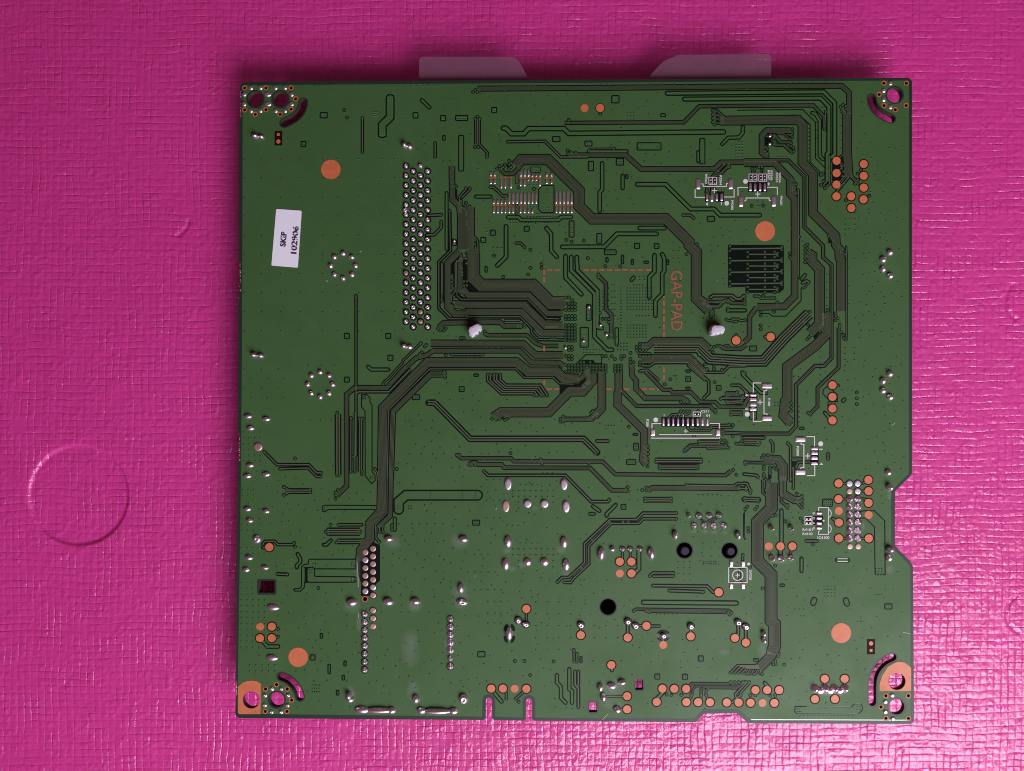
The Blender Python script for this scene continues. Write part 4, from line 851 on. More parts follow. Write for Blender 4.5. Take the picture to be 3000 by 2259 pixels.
def D4():
    tile(2180, 1400)
    hdr_pads = ((1150, 67), (1515, 25), (1517, 162), (1150, 258), (1517, 305), (1155, 545), (1155, 738), (1520, 738), (442, 835), (588, 835))
    for a, b in (((1200, 67), (1250, 67)), ((1425, 67), (1470, 60)), ((1420, 162), (1470, 162)), ((1200, 258), (1250, 258)), ((1420, 255), (1500, 262)), ((1195, 738), (1260, 738)), ((1400, 738), (1480, 738))): tr([a, b], 30, 11)
    tr([(1085, 498), (1120, 525)], 44, 26); tr([(442, 870), (442, 960)], 60, 40); tr([(572, 880), (568, 950)], 30, 11)
    for p in hdr_pads: pad(*p)
    for p in ((1153, 402), (1517, 452), (300, 835)): pad(p[0], p[1], 49, 0)
    flat(1285, 67, 38); flat(1383, 67, 38); flat(1285, 162, 36, True, 0); flat(1383, 162, 38); flat(1290, 835, 36, True, 0); flat(1390, 835, 36, True, 0)
    for y in (258, 355, 450, 545, 645, 740):
        for x in (1287, 1387): sj(x, y, 42, me=U_PIN, h=58, rg=6 if y in (258, 450, 545, 740) else 0)
    fluxpatch(1335, 305, 75, 70, 31); fluxpatch(1340, 640, 85, 110, 32); fluxpatch(1450, 590, 25, 60, 33); fluxpatch(1780, 1120, 60, 70, 34); fluxpatch(1770, 200, 30, 80, 35); fluxpatch(450, 1020, 150, 30, 36)
    sj(330, 610, 36, 42, h=90, me=U_PIN); sj(570, 610, 36, 42, h=90, me=U_PIN); sj(338, 980, 40, 44, h=80, me=U_PIN); sj(452, 985, 42, 46, h=80, me=U_PIN); sj(568, 975, 38, 40, h=70, me=U_PIN)
    sj(1765, 115, 40, 46, h=80); sj(1772, 870, 44, 40, h=80); sj(1762, 975, 42, 46, h=50)
    B([(335, 60), (335, 365), (162, 540), (162, 1010), (328, 1182), (328, 1742), (372, 1787), (372, 2052), (348, 2110), (345, 2150)], 148, 12); via((370, 410), (350, 465), (385, 455), (50, 612), (55, 655), (160, 355), (135, 385), (40, 350), (15, 380))
    B([(338, 2130), (330, 2170), (190, 2312), (170, 2325)], 120, 9)
    B([(472, -20), (472, 190), (610, 270), (700, 272)], 92, 5); tr([(640, 270), (705, 222)], 34, 12); tr([(640, 295), (705, 365)], 34, 12); via((705, 220), (710, 268), (710, 318), (705, 365), (643, 193), (502, 530), (378, 1070), (225, 1350), (600, 125), (565, 15), (690, 495), (720, 540)); B([(455, 190), (455, 290), (530, 355)], 36, 2); via((530, 330), (530, 365))
    tr([(260, 10), (300, 75), (265, 150)], 34, 11); via((240, 35), (305, 40), (290, 75), (290, 105), (265, 152)); B([(225, 20), (228, 180), (265, 215)], 30, 2)
    tr([(0, 262), (175, 268)], 60, 1 + 12, n=2); via((10, 245), (10, 280), (175, 255), (175, 290)); tr([(0, 65), (40, 75), (75, 165), (75, 185)], 40, 14, ends='b'); via((20, 110), (20, 145), (80, 155))
    tr([(455, 400), (455, 790)], 50, 30); tr([(700, 985), (700, 1138)], 46, 26); tr([(1137, 1003), (1262, 1003)], 54, 30); tr([(758, 770), (893, 770)], 40, 14, ends='ab'); via((840, 810)); dv((455, 402), (700, 985), (700, 1138))
    box(950, 253, 1082, 355, 4, 3); box(428, 1288, 498, 1333, 2, 1); box(1707, 1530, 1810, 1607, 3, 2); tr([(842, 1525), (855, 1490)], 70, 50); tr([(1240, 1495), (1255, 1535)], 70, 50); dv((845, 1530), (850, 1490), (1240, 1495), (1255, 1535))
    Ln([(1400, 412), (1465, 402), (1590, 402), (1715, 525), (1720, 1180), (1605, 1180), (1597, 1165), (1590, 600), (1482, 492), (1400, 490)]); vg(1612, 1108, 3, 3, 34)
    Ln([(0, 750), (5, 420), (40, 360)])
    # light sensor footprint and its two resistors
    drect(838, 465, 965, 575)
    for y in (430, 492, 553, 613): spad(913, y, 72, 28)
    for p in ([(915, 405), (905, 400), (905, 360), (1025, 360), (1025, 688), (905, 688), (905, 655), (918, 645)],): silk(p, 10)
    for cy in (433, 622): silk([(1025 + 36 * math.sin(t), cy - 48 * math.cos(t)) for t in np.linspace(0, math.pi, 13)], 9, 'silkscreen_arc')
    drect(738, 472, 826, 570)
    for a, b in (((738, 470), (828, 470)), ((738, 520), (828, 520)), ((738, 570), (828, 570)), ((740, 470), (740, 570)), ((826, 470), (826, 570))): silk([a, b], 9)
    for x in (762, 802):
        for y in (497, 547): spad(x, y, 22, 20, 2)
    plus(968, 523, 14, 8); text('R4101', 772, 632, 120, 32); text('R4100', 772, 682, 120, 32); text('IC4100', 966, 728, 142, 34); text('G', 848, 430, 28, 28, -90); text('O', 848, 492, 28, 28, -90); text('A', 848, 553, 28, 28, -90); text('G', 848, 613, 28, 28, -90)
    vg(980, 1325, 4, 4, 42, 40); vg(1605, 1425, 3, 1, 36)
def A5():
    tile(680, 1750)
    pad(343, 357, 48, 0); tr([(360, 520), (432, 600), (560, 600)], 50, 32); tr([(520, 370), (560, 385)], 30, 12, ends='b'); tr([(520, 490), (560, 480)], 30, 12, ends='b')
    for p in ((485, 357), (340, 497), (485, 497)): pad(*p)
    pad(807, 730, 119, 0); box(945, 695, 1020, 772, 2, 2); box(1068, 433, 1112, 505, 1, 2); box(1357, 770, 1400, 845, 1, 2); box(1163, 810, 1207, 940, 1, 4); box(1335, 943, 1378, 1015, 1, 2); box(1265, 1127, 1310, 1200, 1, 2)
    CORNER.append([T(p) for p in [(72, 1090), (130, 1040), (180, 1022), (235, 1014), (300, 1022), (352, 1052), (347, 1424), (90, 1424), (72, 1405)]])
    hole(237, 1250, 104, 0); hole(545, 1250, 92, 20); slot([(600, 965), (690, 1000), (770, 1080), (815, 1160), (828, 1215)], 45, 16)
    redhole((543, 1063), (408, 1117), (673, 1117), (727, 1252), (670, 1390), (405, 1390)); dots([(488, 1117), (603, 1117), (403, 1197), (685, 1197), (400, 1317), (680, 1320), (483, 1400), (600, 1400)], 26)
    sj(1432, 1190, 36, 44, h=80); sj(1442, 1240, 50, 44, h=50); fluxpatch(1440, 1180, 80, 110, 41)
    sj(1590, 1372, 92, 44, h=46, rot=0); sj(1800, 1375, 190, 40, h=52, rot=0); sj(1950, 1378, 55, 42, h=46, rot=0)
    vg(215, 825, 5, 2, 77, 72); vg(980, 1072, 4, 3, 28, 40)
def B5():
    tile(1180, 1750)
    for y, r in ((265, 42), (362, 42), (458, 42), (550, 44), (645, 44), (745, 33), (842, 42)): sj(580, y, r, me=U_PIN, h=46, rg=7 if r != 33 and y not in (458, 550, 645) else 3)
    fluxpatch(570, 560, 70, 110, 51); fluxpatch(90, 640, 120, 260, 52)
    sj(165, 1237, 42, 56, h=60); sj(742, 1237, 56, 62, h=60, me=U_DIM); fluxpatch(120, 1120, 90, 130, 53)
    sj(230, 1380, 60, 44, h=46, rot=0); sj(420, 1385, 190, 38, h=56, rot=0); sj(620, 1385, 60, 42, h=46, rot=0)
    # thermal relief round a lone lead
    for sx in (-1, 1):
        for sy in (-1, 1):
            dark([(1300 + sx * (20 + 0), 440 + sy * 118), (1300 + sx * 45, 440 + sy * 108), (1300 + sx * 65, 440 + sy * 80), (1300 + sx * 72, 440 + sy * 30), (1300 + sx * 20, 440 + sy * 30)])
    sj(1298, 440, 44, 86, h=60, rot=0); tr([(1508, 195), (1508, 300)], 34, 12); sj(1410, 278, 42, 40, h=50, rg=10, me=U_DIM); sj(1503, 328, 44, 38, h=50, rg=10, me=U_DIM); pad(1508, 140)
    tr([(1120, 1170), (1205, 1270)], 48, 30); tr([(1262, 1160), (1262, 1235)], 32, 12, ends='b'); tr([(1465, 1160), (1380, 1235)], 36, 14, ends='b')
    for p in ((1080, 1112), (1222, 1112), (1508, 1115)): pad(*p)
    pad(1365, 1113, 48, 0); via((1367, 778), (1485, 778), (1840, 782), (1555, 950), (1413, 1275))
    box(908, 655, 1010, 733, 3, 2); tr([(1880, 950), (1880, 1035), (1930, 1095), (1930, 1225), (1985, 1285)], 48, 30); tr([(2032, 875), (2032, 1120), (2065, 1142), (2065, 1285)], 48, 30); dv((2032, 875))
    vg(1040, 50, 4, 2, 80, 145); vg(1040, 315, 3, 1, 80); vg(1625, 58, 4, 5, 141, 145)
def C5():
    tile(1680, 1750)
    tr([(662, 330), (662, 440)], 44, 16); tr([(90, 370), (90, 410)], 30, 12); tr([(800, 345), (840, 347)], 30, 12); tr([(945, 350), (1045, 350)], 36, 13, ends='b'); tr([(1430, 385), (1430, 420)], 34, 12); tr([(2010, 340), (2010, 455)], 44, 16); tr([(2102, 400), (2102, 510)], 44, 16); tr([(470, 870), (470, 893)], 40, 18)
    for p in ((90, 460), (662, 490), (890, 347), (1430, 475), (1968, 495), (2102, 552), (462, 825)): pad(*p)
    pad(1095, 580, 48, 0)
    for x, y in ((90, 335), (662, 292), (757, 345), (1430, 350), (2005, 302), (2100, 355)): sj(x, y, 44, 40, h=52, rg=8, me=U_DIM)
    for s in (-1, 1): dark([(1095 + 78 * math.cos(t), 467 + s * 18 + s * 52 * math.sin(t)) for t in np.linspace(0.1, math.pi - .1, 12)])
    sj(1097, 465, 40, 34, h=46, me=U_DIM); tr([(1095, 490), (1095, 540)], 28, 14)
    fluxpatch(1100, 470, 95, 80, 61); fluxpatch(470, 1100, 170, 140, 62); fluxpatch(480, 1300, 150, 80, 63); fluxpatch(1830, 670, 90, 40, 64); fluxpatch(1430, 390, 50, 30, 65)
    for x, y, a, b in ((592, 1032, 50, 36), (467, 1078, 56, 40), (328, 1097, 36, 52), (365, 1217, 36, 54), (535, 1367, 52, 42)): sj(x, y, a, b, h=50)
    tr([(410, 1207), (600, 1207)], 30, 12); tr([(580, 1365), (600, 1365)], 26, 10)
    tr([(1030, 1225), (1085, 1165)], 54, 34)
    B([(1420, 1080), (1442, 1052), (1890, 1054), (1925, 1035)], 34, 3); B([(1447, 1200), (1447, 1135), (1490, 1082), (2000, 1082), (2060, 1030)], 26, 2); B([(1557, 1190), (1558, 1125), (1592, 1100), (2000, 1106), (2110, 1020)], 30, 2); tr([(1617, 1190), (1617, 1140), (1655, 1105)], 28, 10)
    tr([(1437, 1190), (1437, 1220), (1400, 1250)], 30, 12); tr([(1557, 1190), (1555, 1240)], 28, 11); tr([(1617, 1190), (1640, 1240)], 28, 11); tr([(2040, 1190), (1930, 1285)], 34, 13); tr([(2110, 1040), (1975, 1180), (1985, 1230)], 34, 13); tr([(2140, 1050), (2040, 1160), (2040, 1195)], 34, 13)
    via((1135, 1185), (1195, 1190), (1315, 1190), (1437, 1190), (1557, 1190), (1617, 1190), (2040, 1195)); tr([(1335, 1175), (1350, 1160)], 26, 10)
    for p in ((655, 1205), (655, 1365), (1085, 1113), (1230, 1115), (1375, 1115), (1015, 1275), (1377, 1277), (1520, 1278), (1665, 1280), (1870, 1282), (2015, 1283)): pad(*p)
    rhole(756, 1008, 848, 1130, 16); rhole(192, 1282, 286, 1402, 14); box(1515, 707, 1590, 785, 2, 2); box(985, 928, 1060, 1005, 2, 2); box(1322, 930, 1397, 1008, 2, 2)
    tr([(20, 905), (22, 1065), (60, 1110), (60, 1338)], 42, 18, ends='ab'); tr([(60, 905), (60, 1072)], 40, 16, ends='ab'); drect(30, 900, 50, 1060)
    tr([(5, 640), (10, 785)], 34, 11, ends='ab'); tr([(42, 690), (42, 785)], 34, 11, ends='ab'); box(72, 715, 112, 805, 1, 3)
    for i in range(4): tr([(1915 + i * 48, 920), (2000 + i * 38, 832 + i * 10), (2260, 832 + i * 12)], 30, 11, ends='a'); 
    via(*[(1918 + i * 48, 1035) for i in range(4)])
    vg(1020, 208, 6, 1, 48); vg(255, 350, 3, 2, 144, 145)
def D5():
    tile(2180, 1750)
    tr([(250, 1040), (300, 1095)], 44, 24); dv((250, 1040)); tr([(370, 1190), (400, 1170)], 24, 9)
    for i in range(4): tr([(40 + i * 50, 930), (70 + i * 45, 880 + i * 4)], 28, 10)
    via((28, 932), (65, 932), (122, 935), (218, 937), (412, 718), (385, 818), (350, 818), (490, 820), (75, 1195), (138, 1195), (320, 1200), (378, 1200), (25, 1035), (62, 1035)); tr([(412, 718), (430, 680)], 24, 9); tr([(385, 818), (380, 760)], 24, 9); box(110, 740, 180, 788, 2, 1)
    tr([(983, 1040), (983, 1080)], 34, 14); tr([(1225, 1040), (1225, 1080)], 34, 14)
    for p in ((137, 1130), (280, 1130), (427, 1130), (78, 1285), (368, 1287), (983, 993), (1225, 993), (863, 1240), (1107, 1240)): pad(*p)
    pad(223, 1288, 48, 0); pad(1182, 435, 122, 0); fiducial(1497, 510, 1597, 695, (1547, 647), (1547, 562))
    fluxpatch(1050, 1160, 230, 45, 71); fluxpatch(220, 640, 70, 90, 72)
    for x in (862, 985, 1103, 1228): sj(x, 1112, 54, 50, h=58, me=U_PIN, rg=0)
    for x in (925, 1045, 1165): sj(x, 1140, 52, 38, h=30)
    CORNER.append([T(p) for p in [(1650, 1142), (1650, 1060), (1680, 960), (1750, 850), (1830, 800), (1885, 783), (1950, 795), (2000, 825), (2036, 860), (2036, 1142)]])
    hole(1862, 1024, 104, 0); slot([(1812, 732), (1715, 775), (1620, 870), (1572, 985), (1565, 1100), (1565, 1280)], 46, 18); hole(1860, 1335, 96, 24)
    redhole((1728, 1200), (2003, 1200), (1668, 1337), (1728, 1475), (2003, 1477)); dots([(1807, 1195), (1722, 1275), (1722, 1398), (1812, 1483)], 26)
    Ln([(622, 1330), (1310, 1336), (1346, 1300), (1428, 1300), (1442, 1330), (1442, 1375), (1397, 1420), (640, 1416), (618, 1395)], 11, closed=True)
    vg(650, 1365, 2, 2, 32); vg(1380, 1340, 2, 2, 30); vg(685, 1450, 15, 1, 46)
    sj(235, 440, 32, 38, h=60); sj(240, 520, 32, 42, h=60)
    vg(620, 145, 3, 1, 55); vg(690, 230, 2, 1, 40); vg(1390, 295, 3, 1, 34)
CORNER = []
# ================================================================== build order: mat, board body, then everything on it
def vnoise(x, y, sc, seed):
    r = np.random.RandomState(seed); g = r.rand(256, 256) * 2 - 1
    u, v = x / sc + 37.3, y / sc + 11.7
    i, j = np.floor(u).astype(int), np.floor(v).astype(int); fu, fv = u - i, v - j
    fu = fu * fu * (3 - 2 * fu); fv = fv * fv * (3 - 2 * fv)
    a, b, c, d = g[j % 256, i % 256], g[j % 256, (i + 1) % 256], g[(j + 1) % 256, i % 256], g[(j + 1) % 256, (i + 1) % 256]
    return (a * (1 - fu) + b * fu) * (1 - fv) + (c * (1 - fu) + d * fu) * fv
def hashcell(i, j, seed):
    r = np.random.RandomState(seed); g = r.rand(512, 512); return g[j % 512, i % 512]
def build_mat():
    st = 3.3
    xs = np.arange(-250, 3250 + st, st); ys = np.arange(-220, 2480 + st, st)
    X, Y = np.meshgrid(xs, ys)
    pitch = 20.6
    wx = X + 5 * vnoise(X, Y, 150, 1) + 2.0 * vnoise(X, Y, 34, 2) + 0.012 * (Y - 1100)
    wy = Y + 5 * vnoise(X, Y, 160, 3) + 2.0 * vnoise(X, Y, 36, 4) + 0.010 * (X - 1500)
    iu, iv = np.floor(wx / pitch).astype(int), np.floor(wy / pitch).astype(int)
    fu, fv = wx / pitch - iu - .5, wy / pitch - iv - .5
    lineu = np.random.RandomState(5).rand(600)[iu % 600]; linev = np.random.RandomState(6).rand(600)[iv % 600]
    segu = .5 + .5 * vnoise(X, Y, 70, 7); segv = .5 + .5 * vnoise(X, Y, 75, 8)
    du = (.5 - np.abs(fu)) * pitch; dv_ = (.5 - np.abs(fv)) * pitch
    # the line between cells belongs to the nearer side
    gu = np.exp(-(du / 2.1) ** 2) * (.25 + 1.0 * lineu * segu); gv = np.exp(-(dv_ / 2.1) ** 2) * (.25 + 1.0 * linev * segv)
    amp = hashcell(iu, iv, 9); tx = hashcell(iu, iv, 10) - .5; ty = hashcell(iu, iv, 11) - .5
    pil = (1 - (2 * fu) ** 2).clip(0) * (1 - (2 * fv) ** 2).clip(0)
    h = -0.04 * gu - 0.04 * gv + pil * (0.015 + 0.04 * amp) + pil * 0.22 * (tx * fu + ty * fv)
    h += 0.05 * (.5 - np.abs(vnoise(X, Y, 13, 12))) + 0.022 * vnoise(X, Y, 40, 13) + 0.10 * vnoise(X, Y, 260, 14)
    # strained ridges and creases
    r = random.Random(21)
    for k in range(90):
        cx, cy = r.uniform(-400, 3400), r.uniform(-350, 2600); ln = r.uniform(25, 120)
        a = r.choice((math.pi/2, math.pi/2 + .12, math.pi/2 - .5, .02, -.7, math.pi/2)) + r.uniform(-.1, .1); s = r.choice((1, 1, -1)) * r.uniform(.03, .09); w = r.uniform(2.6, 4.2)
        m = (np.abs(X - cx) < ln + 30) & (np.abs(Y - cy) < ln + 30)
        dx, dy = X[m] - cx, Y[m] - cy; along = dx * math.cos(a) - dy * math.sin(a); acr = dx * math.sin(a) + dy * math.cos(a) + 3 * np.sin(along / 23 + k)
        h[m] += s * np.exp(-(acr / w) ** 2) * np.clip(1 - (along / ln) ** 2, 0, 1)
    # round dent left by a lid
    d = np.hypot(X - 228, Y - 1452); t = np.clip((d - 141) / 10, 0, 1); t = t * t * (3 - 2 * t)
    h -= 0.62 * (1 - t)
    for cx, cy, rr, a0, a1, dep in ((500, 640, 52, -.1, 1.3, .34), (3020, 880, 70, 2.2, 3.9, .3), (3010, 1800, 60, 2.0, 4.2, .3), (150, 1960, 60, .2, 1.2, .1)):
        dd = np.hypot(X - cx, Y - cy); an = np.arctan2(Y - cy, X - cx) % (2 * math.pi); on = (an > a0 % (2*math.pi)) & (an < a1) if a0 >= 0 else (an < a1)
        h -= np.where(on, dep * np.exp(-((dd - rr) / 5) ** 2), 0)
    h -= h.max() * .75
    h = np.minimum(h, 0.05)
    # pixel grid -> plane z = 0
    R = np.array(ROT); D = np.stack([(X - PW/2) / FPX, -(Y - PH/2) / FPX, -np.ones_like(X)], -1) @ R.T
    tt = (0 - CAM.z) / D[..., 2]
    co = np.stack([CAM.x + D[..., 0] * tt, CAM.y + D[..., 1] * tt, h * 1e-3], -1).reshape(-1, 3)
    ny, nx = X.shape; idx = np.arange(nx * ny).reshape(ny, nx)
    q = np.stack([idx[:-1, :-1], idx[1:, :-1], idx[1:, 1:], idx[:-1, 1:]], -1).reshape(-1, 4)
    me = bpy.data.meshes.new('foam_mat'); me.vertices.add(len(co)); me.vertices.foreach_set('co', co.ravel())
    me.loops.add(q.size); me.loops.foreach_set('vertex_index', q.ravel()); me.polygons.add(len(q))
    me.polygons.foreach_set('loop_start', np.arange(0, q.size, 4)); me.polygons.foreach_set('loop_total', np.full(len(q), 4))
    me.polygons.foreach_set('use_smooth', np.ones(len(q), bool)); me.update(calc_edges=True)
    uv = me.uv_layers.new(name='weave'); w = np.stack([wx / pitch, wy / pitch], -1).reshape(-1, 2)
    uv.data.foreach_set('uv', w[q.ravel()].ravel())
    m = bpy.data.materials.new('mat_foam'); m.use_nodes = True; nt = m.node_tree; N = nt.nodes; L = nt.links; b = N['Principled BSDF']
    tc = N.new('ShaderNodeTexCoord'); n1 = N.new('ShaderNodeTexNoise'); n1.inputs['Scale'].default_value = 420; n1.inputs['Detail'].default_value = 5
    n2 = N.new('ShaderNodeTexNoise'); n2.inputs['Scale'].default_value = 26; n2.inputs['Detail'].default_value = 3
    for n in (n1, n2): L.new(tc.outputs['Object'], n.inputs['Vector'])
    mx = N.new('ShaderNodeMix'); mx.data_type = 'RGBA'; mx.inputs[6].default_value = (*MATCOL0, 1); mx.inputs[7].default_value = (*MATCOL1, 1)
    ad = N.new('ShaderNodeMath'); ad.operation = 'MULTIPLY_ADD'; ad.inputs[1].default_value = .5; L.new(n1.outputs['Fac'], ad.inputs[0])
    hf = N.new('ShaderNodeMath'); hf.operation = 'MULTIPLY'; hf.inputs[1].default_value = .5; L.new(n2.outputs['Fac'], hf.inputs[0]); L.new(hf.outputs[0], ad.inputs[2])
    L.new(ad.outputs[0], mx.inputs[0]); L.new(mx.outputs[2], b.inputs['Base Color'])
    b.inputs['Roughness'].default_value = MATROUGH; b.inputs['Specular IOR Level'].default_value = MATSPEC; b.inputs['Coat Weight'].default_value = .75; b.inputs['Coat Roughness'].default_value = .13; b.inputs['Coat IOR'].default_value = 1.45; b.inputs['Subsurface Weight'].default_value = .4; b.inputs['Subsurface Radius'].default_value = (1.0, .05, .18); b.inputs['Subsurface Scale'].default_value = .007
    def node(t, **k):
        n = N.new(t)
        for kk, vv in k.items(): setattr(n, kk, vv)
        return n
    def mth(op, a, b=None, c=None):
        n = node('ShaderNodeMath', operation=op)
        for i, v in enumerate((a, b, c)):
            if v is None: continue
            if isinstance(v, (int, float)): n.inputs[i].default_value = v
            else: L.new(v, n.inputs[i])
        return n.outputs[0]
    def noise(sc, det=3, src=None, rough=.5):
        n = node('ShaderNodeTexNoise'); n.inputs['Scale'].default_value = sc; n.inputs['Detail'].default_value = det; n.inputs['Roughness'].default_value = rough
        L.new(src or tc.outputs['Object'], n.inputs['Vector']); return n.outputs['Fac']
    sp = node('ShaderNodeSeparateXYZ'); L.new(tc.outputs['UV'], sp.inputs[0])
    wob = noise(1500, 2)
    def groove(c, seed):
        f = mth('FRACT', mth('ADD', c, mth('MULTIPLY', mth('SUBTRACT', wob, .5), .22)))
        d = mth('MINIMUM', f, mth('SUBTRACT', 1.0, f))                      # distance to the line, in cells
        g = mth('POWER', mth('MAXIMUM', mth('SUBTRACT', 1.0, mth('MULTIPLY', d, 6.5)), 0.0), 1.5)
        st_ = mth('MAXIMUM', mth('MULTIPLY', mth('SUBTRACT', noise(seed, 2), .38), 4.2), .17)
        return mth('MULTIPLY', g, st_)
    gr = mth('ADD', groove(sp.outputs[0], 130), groove(sp.outputs[1], 141))
    vo = node('ShaderNodeTexVoronoi', feature='F1'); vo.inputs['Scale'].default_value = 1.7; L.new(tc.outputs['UV'], vo.inputs['Vector'])
    fac = mth('MULTIPLY', vo.outputs['Distance'], mth('MAXIMUM', mth('MULTIPLY', mth('SUBTRACT', noise(260, 2), .35), 3.2), 0.0))
    fine = noise(2600, 5, None, .6)
    hgt = mth('ADD', mth('MULTIPLY', gr, -1.0), mth('ADD', mth('MULTIPLY', fac, MATFAC), mth('MULTIPLY', fine, .55)))
    bp = node('ShaderNodeBump'); bp.inputs['Strength'].default_value = 1.0; bp.inputs['Distance'].default_value = MATBUMP
    L.new(hgt, bp.inputs['Height']); L.new(bp.outputs['Normal'], b.inputs['Normal']); L.new(bp.outputs['Normal'], b.inputs['Coat Normal'])
    me.materials.append(m); o = bpy.data.objects.new('foam_mat', me); COL.objects.link(o); o['kind'] = 'structure'
    o['label'] = 'bright pink foam mat with a woven embossed grain and a round dent'; o['category'] = 'mat'
MATCOL0, MATCOL1 = (0.44, 0.016, 0.185), (0.58, 0.032, 0.268); MATROUGH, MATSPEC = 0.55, 0.5; MATBUMP, MATFAC = 0.0001, 1.75
build_mat()

def filled(name, loops, z0, z1, top, side, parent=board, smooth=False):
    """flat plate with holes from closed outlines in photograph pixels (the first is the rim)"""
    cu_ = bpy.data.curves.new(name, 'CURVE'); cu_.dimensions = '2D'; cu_.fill_mode = 'BOTH'; cu_.extrude = (z1 - z0) / 2; cu_.resolution_u = 1
    for lp in loops:
        sp = cu_.splines.new('POLY'); sp.points.add(len(lp) - 1); sp.use_cyclic_u = True
        for pt, (x, y) in zip(sp.points, lp):
            p = P(x, y); pt.co = (p.x, p.y, 0, 1)
    tmp = bpy.data.objects.new('tmp', cu_); COL.objects.link(tmp)
    dg = bpy.context.evaluated_depsgraph_get(); me = bpy.data.meshes.new_from_object(tmp.evaluated_get(dg))
    bpy.data.objects.remove(tmp); bpy.data.curves.remove(cu_)
    me.materials.clear(); me.materials.append(MATS[top]); me.materials.append(MATS[side])
    zc = (z0 + z1) / 2
    for v in me.vertices: v.co.z += zc - ZT + ZB(v.co.x, v.co.y)
    me.update()
    me.polygons.foreach_set('material_index', [0 if abs(p.normal.z) > .5 else 1 for p in me.polygons])
    me.polygons.foreach_set('use_smooth', [False] * len(me.polygons))
    return link(bpy.data.objects.new(name, me), parent)
def corner(cx, cy, r, a0):
    return [(cx + r * math.cos(a0 + t), cy + r * math.sin(a0 + t)) for t in np.linspace(0, math.pi / 2, 6)]
def nslot(xa, xb, top, bot, f=8):
    r = (xb - xa) / 2; cx = (xa + xb) / 2
    return ([(xb + f, bot)] + [(xb + f - f * math.sin(t), bot - f + f * math.cos(t)) for t in np.linspace(.4, math.pi / 2, 4)]
            + [(cx + r * math.cos(t), top + r - r * math.sin(t)) for t in np.linspace(0, math.pi, 9)]
            + [(xa - f + f * math.cos(t), bot - f + f * math.sin(t)) for t in np.linspace(0, math.pi / 2 - .4, 4)] + [(xa - f, bot)])
rj = random.Random(3)
def rough(x, y0, y1, dx, n=16):
    """snapped-off breakaway tab along the left edge, listed upwards"""
    return [(x, y1), (x + dx, y1 - 3)] + [(x + dx + rj.uniform(-1.6, 1.2), y1 - 3 - (y1 - y0 - 6) * i / n) for i in range(1, n)] + [(x + dx, y0 + 3), (x, y0)]
outline = (corner(717, 253, 13, math.pi)[0:6]
    + corner(2658, 242, 14, -math.pi / 2)
    + [(2672, 1386), (2668, 1394), (2624, 1437), (2622, 1442), (2622, 1596), (2625, 1602), (2668, 1645), (2675, 1660)]
    + corner(2664, 2107, 14, 0)
    + [(2192, 2119), (2158, 2090), (2062, 2091), (2040, 2116)]
    + nslot(1540.7, 1558.7, 2046, 2111.5) + nslot(1422.6, 1441.3, 2044, 2109.5)
    + corner(703, 2090, 14, math.pi / 2)
    + rough(691, 1996, 2040, 2) + rough(697, 1266, 1353, 5) + rough(699, 766, 856, 4.5) + rough(701, 266, 347, 5))
pour = (corner(716, 254.5, 5, math.pi)
    + corner(2658, 241, 5, -math.pi / 2)
    + [(2662.5, 1384), (2660, 1390), (2612, 1437), (2611, 1440), (2611, 1600), (2614, 1606), (2660, 1651), (2667, 1664)]
    + corner(2663.5, 2106, 4, 0)
    + [(2200, 2109), (2164, 2077), (2060, 2077), (2033, 2105)]
    + nslot(1531, 1568, 2036, 2102.5, 1.5) + nslot(1413, 1451, 2033.5, 2099.5, 1.5)
    + [(697.5, 2091), (697.0, 2000), (701.5, 1700), (706.0, 1400), (709.0, 1000), (710.5, 600)])
build_tiles = [A1, B1, C1, D1, E1, A2, B2, C2, D2, A3, B3, C3, D3, A4, B4, C4, D4, A5, B5, C5, D5]
for fn in build_tiles: fn()
filled('substrate', [outline] + [h[0] for h in HOLES], GAP, ZT, 'edge', 'core')
def circ(x, y, r, n=28): return [(x + r * math.cos(2*math.pi*i/n), y + r * math.sin(2*math.pi*i/n)) for i in range(n)]
clr = []
for lp, c, meta in HOLES:
    if c is None: clr.append(meta)
    else: clr.append(circ(meta[0], meta[1], meta[2] + max(c, .4), 28 if meta[2] > 8 else 14))
filled('copper_pour', [pour] + clr, ZT + Z_POUR - 8e-6, ZT + Z_POUR, 'pour', 'pour')
for r_ in RIMS:
    x, y = r_[0], r_[1]; big = len(r_) > 2
    mb = MB(); n = 16; a = circ(x, y, 6.6 if big else 4.9, n); b = circ(x, y, 8.8 if big else 7.4, n)
    pa, pb = W(a, Z_PAD), W(b, Z_PAD); wl = [(q[0], q[1], q[2] - .0012) for q in pa]
    for i in range(n):
        j = (i + 1) % n; mb.poly([pa[i], pb[i], pb[j], pa[j]], 'copper'); mb.poly([pa[i], pa[j], wl[j], wl[i]], 'copper')
    mb.build('plated_hole_rim')
big_holes = [(h[2][0], h[2][1], h[2][2]) for h in HOLES if h[1] == 0 and h[2][2] > 20]
for lp in CORNER:
    xs = [p[0] for p in lp]; ys = [p[1] for p in lp]
    inner = [circ(x, y, r + .3, 32) for x, y, r in big_holes if min(xs) < x < max(xs) and min(ys) < y < max(ys)]
    o = filled('ground_pad', [lp] + inner, ZT + Z_PAD - 10e-6, ZT + Z_PAD, 'copper', 'copper'); o['label'] = 'bare copper corner pad round a screw hole'

